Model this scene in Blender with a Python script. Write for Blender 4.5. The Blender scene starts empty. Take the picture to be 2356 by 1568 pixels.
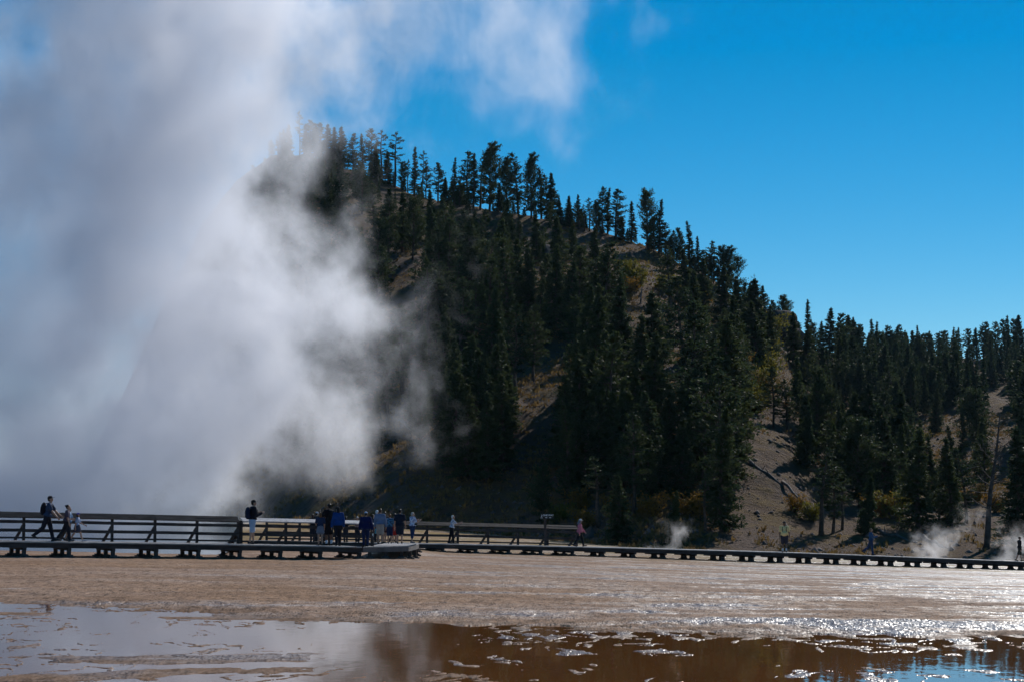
import bpy, bmesh, math, random
import numpy as np
from mathutils import Vector, Matrix, Euler

random.seed(7)
rng = np.random.default_rng(11)
SC = bpy.context.scene
COL = SC.collection
PI = math.pi
rad = math.radians

# ------------------------------------------------------------------ camera
CAM_Z = 2.6
F_PX = 70 / 36 * 2356          # focal length in units of the 2356-wide measuring frame
HORIZON = 1122.0
PITCH = math.atan((HORIZON - 784) / F_PX)
cam_data = bpy.data.cameras.new('camera')
cam_data.lens = 70
cam_data.sensor_width = 36
cam_data.clip_start = 0.5
cam_data.clip_end = 30000
cam = bpy.data.objects.new('camera', cam_data)
COL.objects.link(cam)
cam.location = (0, 0, CAM_Z)
cam.rotation_euler = (PI / 2 + PITCH, 0, 0)
SC.camera = cam

def at(xd, yd, Y):
    """world point at depth Y seen at (xd, yd) of the measuring frame"""
    cx = (xd - 1178) / F_PX
    cy = (784 - yd) / F_PX
    d = Vector((cx, math.cos(PITCH) - cy * math.sin(PITCH), math.sin(PITCH) + cy * math.cos(PITCH)))
    k = Y / d.y
    return Vector((d.x * k, Y, CAM_Z + d.z * k))

def proj(x, y, z):
    """measuring-frame position of world points (arrays allowed)"""
    dz = z - CAM_Z
    f = y * math.cos(PITCH) + dz * math.sin(PITCH)
    u = -y * math.sin(PITCH) + dz * math.cos(PITCH)
    return 1178 + F_PX * x / f, 784 - F_PX * u / f

def px_of_dir(t):
    return 1178 + F_PX * t

_tabs = {}
def interp(tab, v):
    """smoothed table look-up (no kinks where the table's points meet)"""
    key = id(tab)
    if key not in _tabs:
        g = np.arange(-2600, 4700, 4.0)
        y = np.interp(g, [p[0] for p in tab], [p[1] for p in tab])
        w = 5 if tab is RIDGE_Y else 29
        ker = np.hanning(w + 2)[1:-1]
        ker /= ker.sum()
        yp = np.concatenate([np.full(w, y[0]), y, np.full(w, y[-1])])
        _tabs[key] = (g, np.convolve(yp, ker, 'same')[w:-w])
    return np.interp(v, *_tabs[key])

def sstep(a, b, v):
    t = np.clip((v - a) / (b - a), 0, 1)
    return t * t * (3 - 2 * t)

# ------------------------------------------------------------------ noise
_perm = rng.permutation(512)
_perm = np.concatenate([_perm, _perm])
_ang = rng.random(512) * 2 * PI
_gx, _gy = np.cos(_ang), np.sin(_ang)

def perlin(x, y):
    xi = np.floor(x).astype(int)
    yi = np.floor(y).astype(int)
    xf, yf = x - xi, y - yi
    xi &= 511
    yi &= 511
    u = xf * xf * xf * (xf * (xf * 6 - 15) + 10)
    v = yf * yf * yf * (yf * (yf * 6 - 15) + 10)
    def g(ix, iy, fx, fy):
        h = _perm[(_perm[ix & 511] + iy) & 1023 & 511]
        return _gx[h] * fx + _gy[h] * fy
    a = g(xi, yi, xf, yf)
    b = g(xi + 1, yi, xf - 1, yf)
    c = g(xi, yi + 1, xf, yf - 1)
    d = g(xi + 1, yi + 1, xf - 1, yf - 1)
    return (a + (b - a) * u) * (1 - v) + (c + (d - c) * u) * v

def fbm(x, y, octaves=4, gain=0.5):
    s, amp = 0, 1.0
    for k in range(octaves):
        s = s + amp * perlin(x * 2 ** k + 17.3 * k, y * 2 ** k - 9.1 * k)
        amp *= gain
    return s

# ------------------------------------------------------------------ object helpers
def link(o, parent=None):
    COL.objects.link(o)
    if parent is not None:
        o.parent = parent
    return o

def tag(o, label, cat, group=None, kind=None):
    if label:
        o['label'] = label
    if cat:
        o['category'] = cat
    if group:
        o['group'] = group
    if kind:
        o['kind'] = kind
    return o

def empty(name, loc, rz=0.0):
    o = bpy.data.objects.new(name, None)
    o.location = loc
    o.rotation_euler = (0, 0, rz)
    o.empty_display_size = 0.2
    return link(o)

def mesh_from(name, verts, faces, mat=None, smooth=False):
    me = bpy.data.meshes.new(name)
    me.from_pydata([tuple(v) for v in verts], [], faces)
    if mat is not None:
        me.materials.append(mat)
    if smooth:
        me.polygons.foreach_set('use_smooth', [True] * len(me.polygons))
    me.update()
    return me

def grid_mesh(name, X, Y, Z, mat, smooth=True):
    """X, Y, Z: (rows, cols) arrays"""
    r, c = X.shape
    co = np.stack([X, Y, Z], -1).reshape(-1, 3).astype(np.float32)
    i = np.arange(r * c).reshape(r, c)
    q = np.stack([i[:-1, :-1], i[:-1, 1:], i[1:, 1:], i[1:, :-1]], -1).reshape(-1, 4)
    return quads_mesh(name, co, q, mat, smooth)

def quads_mesh(name, co, q, mat, smooth=False):
    me = bpy.data.meshes.new(name)
    n = q.shape[0]
    k = q.shape[1]
    me.vertices.add(co.shape[0])
    me.vertices.foreach_set('co', np.ascontiguousarray(co, dtype=np.float32).ravel())
    me.loops.add(n * k)
    me.loops.foreach_set('vertex_index', q.astype(np.int32).ravel())
    me.polygons.add(n)
    me.polygons.foreach_set('loop_start', np.arange(0, n * k, k, dtype=np.int32))
    me.polygons.foreach_set('loop_total', np.full(n, k, dtype=np.int32))
    if smooth:
        me.polygons.foreach_set('use_smooth', np.ones(n, dtype=bool))
    if mat is not None:
        me.materials.append(mat)
    me.update(calc_edges=True)
    me.validate()
    return me

def obj(name, me, parent=None, loc=None):
    o = bpy.data.objects.new(name, me)
    if loc is not None:
        o.location = loc
    return link(o, parent)

class MB:
    """collects boxes, bars and tubes into one mesh"""
    def __init__(self):
        self.v, self.f = [], []
    def add(self, vs, fs):
        b = len(self.v)
        self.v += [tuple(v) for v in vs]
        self.f += [tuple(i + b for i in f) for f in fs]
    def bar(self, p, q, w, h, up=Vector((0, 0, 1)), bevel=0.0):
        """box along p->q; w across, h along up"""
        p, q = Vector(p), Vector(q)
        d = (q - p).normalized()
        s = d.cross(up)
        if s.length < 1e-5:
            s = d.cross(Vector((0, 1, 0)))
        s.normalize()
        u = s.cross(d).normalized()
        vs = []
        for e in (p, q):
            for a, b in ((-1, -1), (1, -1), (1, 1), (-1, 1)):
                vs.append(e + s * (a * w / 2) + u * (b * h / 2))
        self.add(vs, [(0, 3, 2, 1), (4, 5, 6, 7), (0, 1, 5, 4), (1, 2, 6, 5), (2, 3, 7, 6), (3, 0, 4, 7)])
    def box(self, c, sx, sy, sz, rz=0.0):
        c = Vector(c)
        m = Matrix.Rotation(rz, 3, 'Z')
        vs = [c + m @ Vector((a * sx / 2, b * sy / 2, d * sz / 2)) for d in (-1, 1) for a, b in ((-1, -1), (1, -1), (1, 1), (-1, 1))]
        self.add(vs, [(0, 3, 2, 1), (4, 5, 6, 7), (0, 1, 5, 4), (1, 2, 6, 5), (2, 3, 7, 6), (3, 0, 4, 7)])
    def tube(self, pts, radii, n=7, cap=True):
        pts = [Vector(p) for p in pts]
        b = len(self.v)
        ref = Vector((0.31, 0.17, 0.93))
        for i, p in enumerate(pts):
            d = (pts[min(i + 1, len(pts) - 1)] - pts[max(i - 1, 0)]).normalized()
            s = d.cross(ref)
            if s.length < 1e-3:
                s = d.cross(Vector((1, 0, 0)))
            s.normalize()
            t = d.cross(s)
            for k in range(n):
                a = 2 * PI * k / n
                self.v.append(tuple(p + (s * math.cos(a) + t * math.sin(a)) * radii[i]))
        for i in range(len(pts) - 1):
            for k in range(n):
                self.f.append((b + i * n + k, b + i * n + (k + 1) % n, b + (i + 1) * n + (k + 1) % n, b + (i + 1) * n + k))
        if cap:
            self.f.append(tuple(b + k for k in reversed(range(n))))
            e = b + (len(pts) - 1) * n
            self.f.append(tuple(e + k for k in range(n)))
    def ball(self, c, r, n=10, m=7, rot=None):
        c = Vector(c)
        if not hasattr(r, '__len__'):
            r = (r, r, r)
        b = len(self.v)
        R = rot if rot is not None else Matrix.Identity(3)
        pts = [Vector((0, 0, r[2]))]
        for j in range(1, m):
            t = PI * j / m
            for k in range(n):
                a = 2 * PI * k / n
                pts.append(Vector((r[0] * math.sin(t) * math.cos(a), r[1] * math.sin(t) * math.sin(a), r[2] * math.cos(t))))
        pts.append(Vector((0, 0, -r[2])))
        self.v += [tuple(c + R @ p) for p in pts]
        last = b + len(pts) - 1
        for k in range(n):
            self.f.append((b, b + 1 + k, b + 1 + (k + 1) % n))
            self.f.append((last, last - n + (k + 1) % n, last - n + k))
        for j in range(m - 2):
            for k in range(n):
                p0 = b + 1 + j * n
                self.f.append((p0 + k, p0 + n + k, p0 + n + (k + 1) % n, p0 + (k + 1) % n))
    def mesh(self, name, mat, smooth=False):
        return mesh_from(name, self.v, self.f, mat, smooth)
    def build(self, name, mat, parent=None, loc=None, smooth=False):
        return obj(name, self.mesh(name, mat, smooth), parent, loc)

# ------------------------------------------------------------------ material helpers
def new_mat(name):
    m = bpy.data.materials.new(name)
    m.use_nodes = True
    nt = m.node_tree
    nt.nodes.clear()
    return m, nt

class NB:
    """short-hand node builder"""
    def __init__(self, nt):
        self.nt = nt
    def n(self, typ, **kw):
        nd = self.nt.nodes.new(typ)
        for k, v in kw.items():
            setattr(nd, k, v)
        return nd
    def set(self, sock, v):
        if v is None:
            return
        if hasattr(v, 'is_output') or isinstance(v, bpy.types.NodeSocket):
            self.nt.links.new(v, sock)
        else:
            sock.default_value = v
    def math(self, op, a, b=None, c=None, clamp=False):
        nd = self.n('ShaderNodeMath', operation=op, use_clamp=clamp)
        self.set(nd.inputs[0], a)
        if b is not None:
            self.set(nd.inputs[1], b)
        if c is not None:
            self.set(nd.inputs[2], c)
        return nd.outputs[0]
    def noise(self, vec, scale, detail=3, rough=0.5, dist=0.0):
        nd = self.n('ShaderNodeTexNoise')
        self.set(nd.inputs['Vector'], vec)
        nd.inputs['Scale'].default_value = scale
        nd.inputs['Detail'].default_value = detail
        nd.inputs['Roughness'].default_value = rough
        nd.inputs['Distortion'].default_value = dist
        return nd.outputs['Fac']
    def ramp(self, fac, stops, interp='LINEAR'):
        nd = self.n('ShaderNodeValToRGB')
        cr = nd.color_ramp
        cr.interpolation = interp
        while len(cr.elements) < len(stops):
            cr.elements.new(0.5)
        for e, (p, c) in zip(cr.elements, stops):
            e.position = p
            e.color = (c, c, c, 1) if not hasattr(c, '__len__') else (*c, 1)
        self.set(nd.inputs[0], fac)
        return nd.outputs[0]
    def mapr(self, v, a, b, c=0.0, d=1.0, smooth=False):
        nd = self.n('ShaderNodeMapRange')
        nd.interpolation_type = 'SMOOTHSTEP' if smooth else 'LINEAR'
        nd.clamp = True
        self.set(nd.inputs['Value'], v)
        nd.inputs['From Min'].default_value = a
        nd.inputs['From Max'].default_value = b
        nd.inputs['To Min'].default_value = c
        nd.inputs['To Max'].default_value = d
        return nd.outputs['Result']
    def mix(self, fac, a, b, blend='MIX'):
        nd = self.n('ShaderNodeMix', data_type='RGBA', blend_type=blend)
        self.set(nd.inputs['Factor'], fac)
        self.set(nd.inputs[6], a if not isinstance(a, tuple) else (*a, 1))
        self.set(nd.inputs[7], b if not isinstance(b, tuple) else (*b, 1))
        return nd.outputs[2]
    def scalevec(self, vec, s):
        nd = self.n('ShaderNodeMapping')
        self.set(nd.inputs['Vector'], vec)
        nd.inputs['Scale'].default_value = s
        return nd.outputs[0]

def simple_mat(name, col, rough=0.8, var=0.25, scale=6.0, bump=0.0, spec=0.3, col2=None, stretch=None):
    m, nt = new_mat(name)
    b = NB(nt)
    tc = b.n('ShaderNodeTexCoord')
    vec = tc.outputs['Object']
    if stretch:
        vec = b.scalevec(vec, stretch)
    f = b.noise(vec, scale, 4, 0.6)
    c2 = col2 if col2 else tuple(c * (1 - var) for c in col)
    c1 = col if col2 else tuple(min(1, c * (1 + var)) for c in col)
    colr = b.mix(b.mapr(f, 0.35, 0.65), c2, c1)
    p = b.n('ShaderNodeBsdfPrincipled')
    b.set(p.inputs['Base Color'], colr)
    p.inputs['Roughness'].default_value = rough
    p.inputs['Specular IOR Level'].default_value = spec
    if bump:
        bp = b.n('ShaderNodeBump')
        bp.inputs['Strength'].default_value = bump
        bp.inputs['Distance'].default_value = 0.02
        b.set(bp.inputs['Height'], f)
        b.set(p.inputs['Normal'], bp.outputs[0])
    o = b.n('ShaderNodeOutputMaterial')
    nt.links.new(p.outputs[0], o.inputs['Surface'])
    return m

# ------------------------------------------------------------------ light
SUN_AZ = 26.0      # degrees to the right of the view axis
SUN_EL = 31.0
world = bpy.data.worlds.new('World')
SC.world = world
world.use_nodes = True
wn = world.node_tree
wn.nodes.clear()
wb = NB(wn)
sky = wb.n('ShaderNodeTexSky')
sky.sky_type = 'NISHITA'
sky.sun_disc = False
sky.sun_elevation = rad(SUN_EL)
sky.sun_rotation = rad(SUN_AZ)
sky.altitude = 2200
sky.air_density = 1.0
sky.dust_density = 0.0
sky.ozone_density = 4.0
hs = wb.n('ShaderNodeHueSaturation')
hs.inputs['Saturation'].default_value = 1.42
hs.inputs['Hue'].default_value = 0.489
hs.inputs['Value'].default_value = 1.0
wn.links.new(sky.outputs[0], hs.inputs['Color'])
bg = wb.n('ShaderNodeBackground')
bg.inputs['Strength'].default_value = 0.08
wn.links.new(hs.outputs[0], bg.inputs['Color'])
wo = wb.n('ShaderNodeOutputWorld')
wn.links.new(bg.outputs[0], wo.inputs['Surface'])

sun_data = bpy.data.lights.new('sun', 'SUN')
sun_data.energy = 3.7
sun_data.angle = rad(0.53)
sun_data.color = (1.0, 0.95, 0.88)
sun = bpy.data.objects.new('sun', sun_data)
link(sun)
sd = Vector((math.sin(rad(SUN_AZ)) * math.cos(rad(SUN_EL)), math.cos(rad(SUN_AZ)) * math.cos(rad(SUN_EL)), math.sin(rad(SUN_EL))))
sun.rotation_euler = sd.to_track_quat('Z', 'Y').to_euler()
sun.location = (60, 120, 90)

SC.view_settings.view_transform = 'Standard'
SC.view_settings.look = 'None'
SC.view_settings.exposure = 0.0
SC.view_settings.gamma = 1.0
SC.render.engine = 'CYCLES'
cy = SC.cycles
cy.max_bounces = 6
cy.diffuse_bounces = 2
cy.glossy_bounces = 3
cy.transmission_bounces = 2
cy.transparent_max_bounces = 6
cy.volume_bounces = 4
cy.volume_step_rate = 1.0
cy.volume_max_steps = 96
cy.use_denoising = True
cy.use_adaptive_sampling = True
cy.adaptive_threshold = 0.02
cy.adaptive_min_samples = 24
cy.sample_clamp_indirect = 4.0
cy.caustics_reflective = False
cy.caustics_refractive = False
# ------------------------------------------------------------------ terrain shape
RIDGE_Y = [(-2500, 1120), (-1500, 1080), (-500, 1200), (60, 1195), (190, 1090), (290, 890), (380, 680), (460, 515), (540, 415), (620, 362), (700, 350), (800, 388), (900, 424), (980, 457),
           (1100, 474), (1180, 489), (1290, 507), (1440, 547), (1530, 584), (1600, 622), (1700, 684), (1790, 748), (1850, 795),
           (1950, 818), (2100, 822), (2356, 828), (3000, 850), (4500, 1000)]
RIDGE_D = [(-2500, 420), (300, 370), (700, 372), (980, 360), (1180, 340), (1440, 325), (1700, 305), (1790, 300), (1870, 345), (1950, 420),
           (2100, 540), (2356, 600), (4500, 700)]
FOOT_D = [(-2500, 225), (500, 210), (700, 186), (950, 168), (1200, 158), (1500, 146), (2356, 150), (4500, 160)]
FOOT_YD = [(-2500, 1190), (700, 1190), (1000, 1215), (1400, 1252), (1900, 1275), (2356, 1290), (4500, 1330)]
# ground line under the boardwalks: frame x, depth / frame y
WALK_D = [(-1500, 62), (0, 77), (490, 81), (836, 84.5), (930, 88), (1040, 102), (1333, 107), (1800, 112.5), (2356, 119), (4500, 140)]
WALK_YD = [(-1500, 1275), (0, 1279), (490, 1283.5), (740, 1285), (930, 1280), (1040, 1272), (1333, 1277), (1800, 1293.5), (2356, 1311), (4500, 1380)]
SHORE_YD = [(-1500, 1370), (0, 1388), (500, 1410), (800, 1430), (1100, 1440), (1700, 1462), (2356, 1470), (4500, 1490)]

def z_at(px, yd, Y):
    c = (784 - yd) / F_PX
    return CAM_Z + Y * (math.sin(PITCH) + c * math.cos(PITCH)) / (math.cos(PITCH) - c * math.sin(PITCH))

def shore_d(px):
    """depth where the runoff water (height 0) meets the frame's shore line"""
    c = (784 - interp(SHORE_YD, px)) / F_PX
    return CAM_Z * (math.cos(PITCH) - c * math.sin(PITCH)) / -(math.sin(PITCH) + c * math.cos(PITCH))

def ground_base(px, Y):
    sh = shore_d(px)
    wd = interp(WALK_D, px)
    wz = z_at(px, interp(WALK_YD, px), wd) - 0.07
    fd = interp(FOOT_D, px)
    fz = z_at(px, interp(FOOT_YD, px), fd)
    a = np.clip((Y - sh) / (wd - sh), 0, 1)
    z = wz * np.clip((Y - sh - 3) / (wd - sh - 3), 0, 1) + 0.06 * sstep(0, 3.0, Y - sh)
    b = np.clip((Y - wd) / (fd - wd), 0, 1)
    z = np.where(Y > wd, wz + 0.07 + (fz - wz - 0.07) * b, z)
    return np.where(Y < sh, 0.0, z)

def hill_z(x, Y):
    px = px_of_dir(x / Y)
    rd = interp(RIDGE_D, px)
    ry = interp(RIDGE_Y, px)
    # elevation seen at the ridge, exact for the tilted camera
    c = (784 - ry) / F_PX
    el = (math.sin(PITCH) + c * math.cos(PITCH)) / (math.cos(PITCH) - c * math.sin(PITCH))
    rz = CAM_Z + el * rd
    fd = interp(FOOT_D, px)
    fz = z_at(px, interp(FOOT_YD, px), fd)
    t = (Y - fd) / (rd - fd)
    tc = np.clip(t, 0, 1)
    prof = 0.82 * tc + 0.18 * tc * tc
    prof = np.where(t < 0, 0, prof)
    z = fz + (rz - fz) * prof
    over = np.clip((Y - rd), 0, None)
    z = z - over * 0.12 - 0.0016 * np.minimum(over, 150) ** 2
    env = np.clip(tc * 4, 0, 1) * np.clip((1 - tc) * 5, 0, 1)
    spur = fbm(x / 34 + 3.1, Y / 75 + 1.7, 3) * 5.5 * env
    bump = fbm(x / 7, Y / 9, 3) * 0.75 * np.clip(tc * 6, 0, 1)
    z = z + spur + bump
    return np.where(Y < fd, fz - (fd - Y) * 0.05, z)

def hill_hit(xd, yd):
    """depth at which the hillside is seen at (xd, yd)"""
    Ys = np.linspace(float(interp(FOOT_D, xd)), float(interp(RIDGE_D, xd)) + 4, 400)
    p = at(xd, yd, 100.0)
    dx, dz = p.x / 100.0, (p.z - CAM_Z) / 100.0
    z = hill_z(dx * Ys, Ys)
    ok = np.nonzero(z >= CAM_Z + dz * Ys)[0]
    Y = float(Ys[ok[0]]) if len(ok) else float(interp(RIDGE_D, xd))
    return Vector((dx * Y, Y, float(hill_z(np.array([dx * Y]), np.array([Y]))[0])))

# ------------------------------------------------------------------ ground (sinter flat) : fine near, wide beyond
def ground_mat():
    m, nt = new_mat('sinter ground')
    b = NB(nt)
    geo = b.n('ShaderNodeNewGeometry')
    pos = geo.outputs['Position']
    big = b.noise(b.scalevec(pos, (0.05, 0.11, 0.0)), 1.0, 4, 0.55, 0.4)
    mid = b.noise(b.scalevec(pos, (0.30, 0.5, 0.3)), 1.0, 6, 0.65, 0.4)
    fine = b.noise(b.scalevec(pos, (1.0, 0.22, 1.0)), 5.5, 4, 0.72)
    col = b.mix(b.mapr(big, 0.35, 0.65), (0.33, 0.20, 0.12), (0.38, 0.262, 0.195))
    col = b.mix(b.mapr(mid, 0.45, 0.62, 0, 0.7), col, (0.24, 0.14, 0.085))
    col = b.mix(b.mapr(mid, 0.38, 0.30, 0, 0.6), col, (0.42, 0.32, 0.26))
    col = b.mix(b.mapr(fine, 0.55, 0.66, 0, 0.75), col, (0.085, 0.048, 0.032))
    # olive and orange mats behind the boardwalk
    sx = b.n('ShaderNodeSeparateXYZ')
    nt.links.new(pos, sx.inputs[0])
    matf = b.math('MULTIPLY', b.mapr(sx.outputs['Y'], 97, 122), b.mapr(mid, 0.40, 0.56))
    col = b.mix(b.math('MULTIPLY', matf, 0.75), col, (0.20, 0.15, 0.03))
    mg = b.n('ShaderNodeAttribute', attribute_name='margin')
    mgf = b.math('MULTIPLY', mg.outputs['Fac'], b.mapr(fine, 0.35, 0.6, 0.35, 0.9))
    col = b.mix(mgf, col, (0.115, 0.062, 0.034))
    p = b.n('ShaderNodeBsdfPrincipled')
    b.set(p.inputs['Base Color'], col)
    wet = b.noise(b.scalevec(pos, (0.15, 0.30, 0.0)), 1.0, 7, 0.68, 0.4)
    right = b.mapr(sx.outputs['X'], -16, 16, -0.11, 0.07)
    nearw = b.mapr(sx.outputs['Y'], 46, 34, 0.0, 0.07)
    wetf = b.mapr(b.math('ADD', b.math('ADD', wet, right), nearw), 0.475, 0.61)
    b.set(p.inputs['Roughness'], b.mapr(wetf, 0, 1, 0.85, 0.29))
    b.set(p.inputs['Specular IOR Level'], b.mapr(wetf, 0, 1, 0.06, 0.38))
    # facets of the crust: true random tilts, small and steep where wet
    def tilt(scale, detail):
        nd = b.n('ShaderNodeTexNoise')
        nt.links.new(b.scalevec(pos, scale), nd.inputs['Vector'])
        nd.inputs['Scale'].default_value = 1.0
        nd.inputs['Detail'].default_value = detail
        nd.inputs['Roughness'].default_value = 0.7
        v = b.n('ShaderNodeVectorMath', operation='SUBTRACT')
        nt.links.new(nd.outputs['Color'], v.inputs[0])
        v.inputs[1].default_value = (0.5, 0.5, 0.5)
        return v.outputs[0]
    def scaled(v, k):
        sc = b.n('ShaderNodeVectorMath', operation='SCALE')
        nt.links.new(v, sc.inputs[0])
        b.set(sc.inputs['Scale'], k)
        return sc.outputs[0]
    def add(u, v):
        ad = b.n('ShaderNodeVectorMath', operation='ADD')
        nt.links.new(u, ad.inputs[0])
        nt.links.new(v, ad.inputs[1])
        return ad.outputs[0]
    nv = add(geo.outputs['Normal'], scaled(tilt((42, 6.0, 8), 2), b.mapr(wetf, 0, 1, 1.8, 2.9)))
    nv = add(nv, scaled(tilt((4.0, 1.5, 2), 3), 0.8))
    nz = b.n('ShaderNodeVectorMath', operation='NORMALIZE')
    nt.links.new(nv, nz.inputs[0])
    b.set(p.inputs['Normal'], nz.outputs[0])
    o = b.n('ShaderNodeOutputMaterial')
    nt.links.new(p.outputs[0], o.inputs['Surface'])
    return m

def micro_relief(x, Y, px):
    """low rims and crusts of the sinter, metres"""
    wx = x + 0.9 * fbm(x / 2.2, Y / 3.0, 3)
    wy = Y + 1.6 * fbm(x / 1.9 + 40, Y / 3.4 + 12, 3)
    rid = 1 - np.abs(fbm(wx / 1.5, wy / 2.6, 4)) * 2.6        # thin meandering rims
    pat = fbm(wx / 0.55 + 9, wy / 1.5 + 5, 5, 0.55)
    lump = fbm(x / 0.35, Y / 0.45, 3, 0.6)
    return rid, pat, lump

def build_ground():
    mat = ground_mat()
    us = np.concatenate([np.linspace(-1.1, -0.345, 70), np.linspace(-0.34, 0.34, 1300), np.linspace(0.345, 1.1, 70)])
    q = np.linspace(0, 1, 620)
    inv = 1 / 23.0 + (1 / 175.0 - 1 / 23.0) * q
    Ys = 1 / inv
    U, Yg = np.meshgrid(us, Ys)
    X = U * Yg
    px = px_of_dir(U)
    base = ground_base(px, Yg)
    sh = shore_d(px)
    rid, pat, lump = micro_relief(X, Yg, px)
    band = fbm(X / 9 + 2, Yg / 3.3 + 8, 3)                    # alternating wet and dry bands near the shore
    sd_ = (Yg - sh)
    left = sstep(1000, 500, px)
    reg1 = fbm(X / 4.5 + 30, Yg / 5.5 - 4, 3)
    reg2 = fbm(X / 3.5 - 21, Yg / 4.5 + 11, 3)
    near = np.exp(np.minimum(sd_, 0) / 1.6)                   # 1 at the shore, fading into the water
    lines = sstep(0.84, 0.97, rid + 0.10 * lump) * sstep(-0.12, 0.12, reg1 + 0.20 * near - 0.05 + 0.08 * left)
    flakes = sstep(0.24, 0.36, pat + 0.10 * lump + 0.30 * near - 0.03) * sstep(-0.10, 0.15, reg2 + 0.3 * near + 0.02)
    bars = sstep(0.24, 0.40, band + 0.15 * pat + 0.22 * near) * (0.35 + 0.65 * left)
    rid2 = 1 - np.abs(fbm(X / 0.8 + 0.8 * fbm(X / 1.3, Yg / 2.0, 2) + 60, Yg / 2.4 + 7, 3)) * 2.6
    lines = np.maximum(lines, sstep(0.88, 0.98, rid2) * sstep(-0.05, 0.15, fbm(X / 2.5 - 9, Yg / 4 + 3, 2)) * (0.45 + 0.55 * left))
    isl = np.maximum(np.maximum(lines, flakes * (1 - 0.75 * left)), bars)
    under = -0.022 + 0.030 * isl + 0.006 * lump * isl
    z = np.where(sd_ < 0, under, base)
    dry = np.clip(sd_ / 2.0, 0, 1)
    shallow = np.clip(1 - np.abs(sd_) / 4.0, 0, 1)
    z = z + np.where(sd_ >= 0, (1 - dry) * (under + 0.012) , 0)
    z = z + dry * (0.016 * (rid - 0.55) + 0.030 * pat + 0.014 * lump) * np.clip(1.3 - (Yg - 40) / 45, 0.35, 1)
    pool = sstep(600, 430, px) * sstep(86, 92, Yg)            # the spring behind the left boardwalk
    z = z - pool * 0.55
    gm = grid_mesh('ground', X, Yg, z, mat)
    at_ = gm.attributes.new('margin', 'FLOAT', 'POINT')
    marg = np.exp(-np.clip(sd_ + 0.8 * pat, 0, None) / 1.5) * np.where(sd_ < -0.5, 0.75, 1.0)
    at_.data.foreach_set('value', np.ascontiguousarray(marg, dtype=np.float32).ravel())
    o = obj('ground', gm)
    tag(o, 'pale brown crusted ground of the geyser flat, wet and glinting', 'ground', kind='structure')
    # wide plain round everything, below the flat, out to the horizon
    r = np.array([0.0, 30, 120, 200, 400, 1000, 2400])
    a = np.linspace(0, 2 * PI, 49)
    R, A = np.meshgrid(r, a, indexing='ij')
    zz = -3.2 + 0 * R
    o2 = obj('terrain', grid_mesh('terrain', R * np.cos(A), R * np.sin(A), zz, mat))
    tag(o2, 'flat brown valley floor out to the horizon', 'terrain', kind='structure')

def water_mat(name, col, rough, bumpd, scale):
    m, nt = new_mat(name)
    b = NB(nt)
    geo = b.n('ShaderNodeNewGeometry')
    pos = geo.outputs['Position']
    f = b.noise(b.scalevec(pos, (0.25, 0.12, 0)), 1.0, 4, 0.6, 0.5)
    p = b.n('ShaderNodeBsdfPrincipled')
    b.set(p.inputs['Base Color'], b.mix(b.mapr(f, 0.35, 0.65), tuple(c * 0.65 for c in col), col))
    p.inputs['Roughness'].default_value = rough
    p.inputs['IOR'].default_value = 1.33
    p.inputs['Specular IOR Level'].default_value = 0.5
    bp = b.n('ShaderNodeBump')
    bp.inputs['Strength'].default_value = 1.0
    bp.inputs['Distance'].default_value = bumpd
    b.set(bp.inputs['Height'], b.noise(b.scalevec(pos, (1.0, 0.5, 0)), scale, 3, 0.55))
    b.set(p.inputs['Normal'], bp.outputs[0])
    o = b.n('ShaderNodeOutputMaterial')
    nt.links.new(p.outputs[0], o.inputs['Surface'])
    return m

def build_water():
    mb = MB()
    us = np.linspace(-1.05, 1.05, 60)
    sh = shore_d(px_of_dir(us)) + 1.2
    vs = [(u * 24, 6, 0) for u in us] + [(u * d, d, 0) for u, d in zip(us, sh)]
    mb.add(vs, [(i, i + 1, 61 + i, 60 + i) for i in range(59)])
    o = mb.build('water', water_mat('runoff water', (0.23, 0.092, 0.028), 0.02, 0.0022, 2.0))
    tag(o, 'shallow brown runoff water in front, mirroring steam and hillside', 'water', kind='structure')
    mb = MB()
    mb.add([(-95, 66, -0.42), (-40, 78, -0.42), (-13.5, 90, -0.42), (-14, 150, -0.42), (-20, 215, -0.42), (-140, 215, -0.42)], [(0, 1, 2, 3, 4, 5)])
    o = mb.build('water', water_mat('spring water', (0.06, 0.16, 0.24), 0.05, 0.004, 1.2))
    tag(o, 'hot spring pool under the steam behind the left boardwalk', 'pool', kind='structure')

def hill_mat():
    m, nt = new_mat('hillside soil')
    b = NB(nt)
    geo = b.n('ShaderNodeNewGeometry')
    pos = geo.outputs['Position']
    big = b.noise(b.scalevec(pos, (0.045, 0.03, 0.05)), 1.0, 4, 0.55, 0.5)
    mid = b.noise(pos, 0.35, 5, 0.65, 0.4)
    fine = b.noise(pos, 1.9, 5, 0.7)
    scree = (0.155, 0.108, 0.088)
    soil = (0.105, 0.062, 0.036)
    grass = (0.155, 0.098, 0.03)
    col = b.mix(b.mapr(big, 0.40, 0.60), soil, scree)
    col = b.mix(b.mapr(mid, 0.46, 0.62, 0, 0.85), col, grass)
    col = b.mix(b.mapr(fine, 0.52, 0.66, 0, 0.8), col, (0.06, 0.045, 0.03))
    p = b.n('ShaderNodeBsdfPrincipled')
    b.set(p.inputs['Base Color'], col)
    p.inputs['Roughness'].default_value = 0.95
    p.inputs['Specular IOR Level'].default_value = 0.1
    bp = b.n('ShaderNodeBump')
    bp.inputs['Strength'].default_value = 1.0
    bp.inputs['Distance'].default_value = 0.5
    b.set(bp.inputs['Height'], b.math('ADD', fine, mid))
    b.set(p.inputs['Normal'], bp.outputs[0])
    o = b.n('ShaderNodeOutputMaterial')
    nt.links.new(p.outputs[0], o.inputs['Surface'])
    return m

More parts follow.
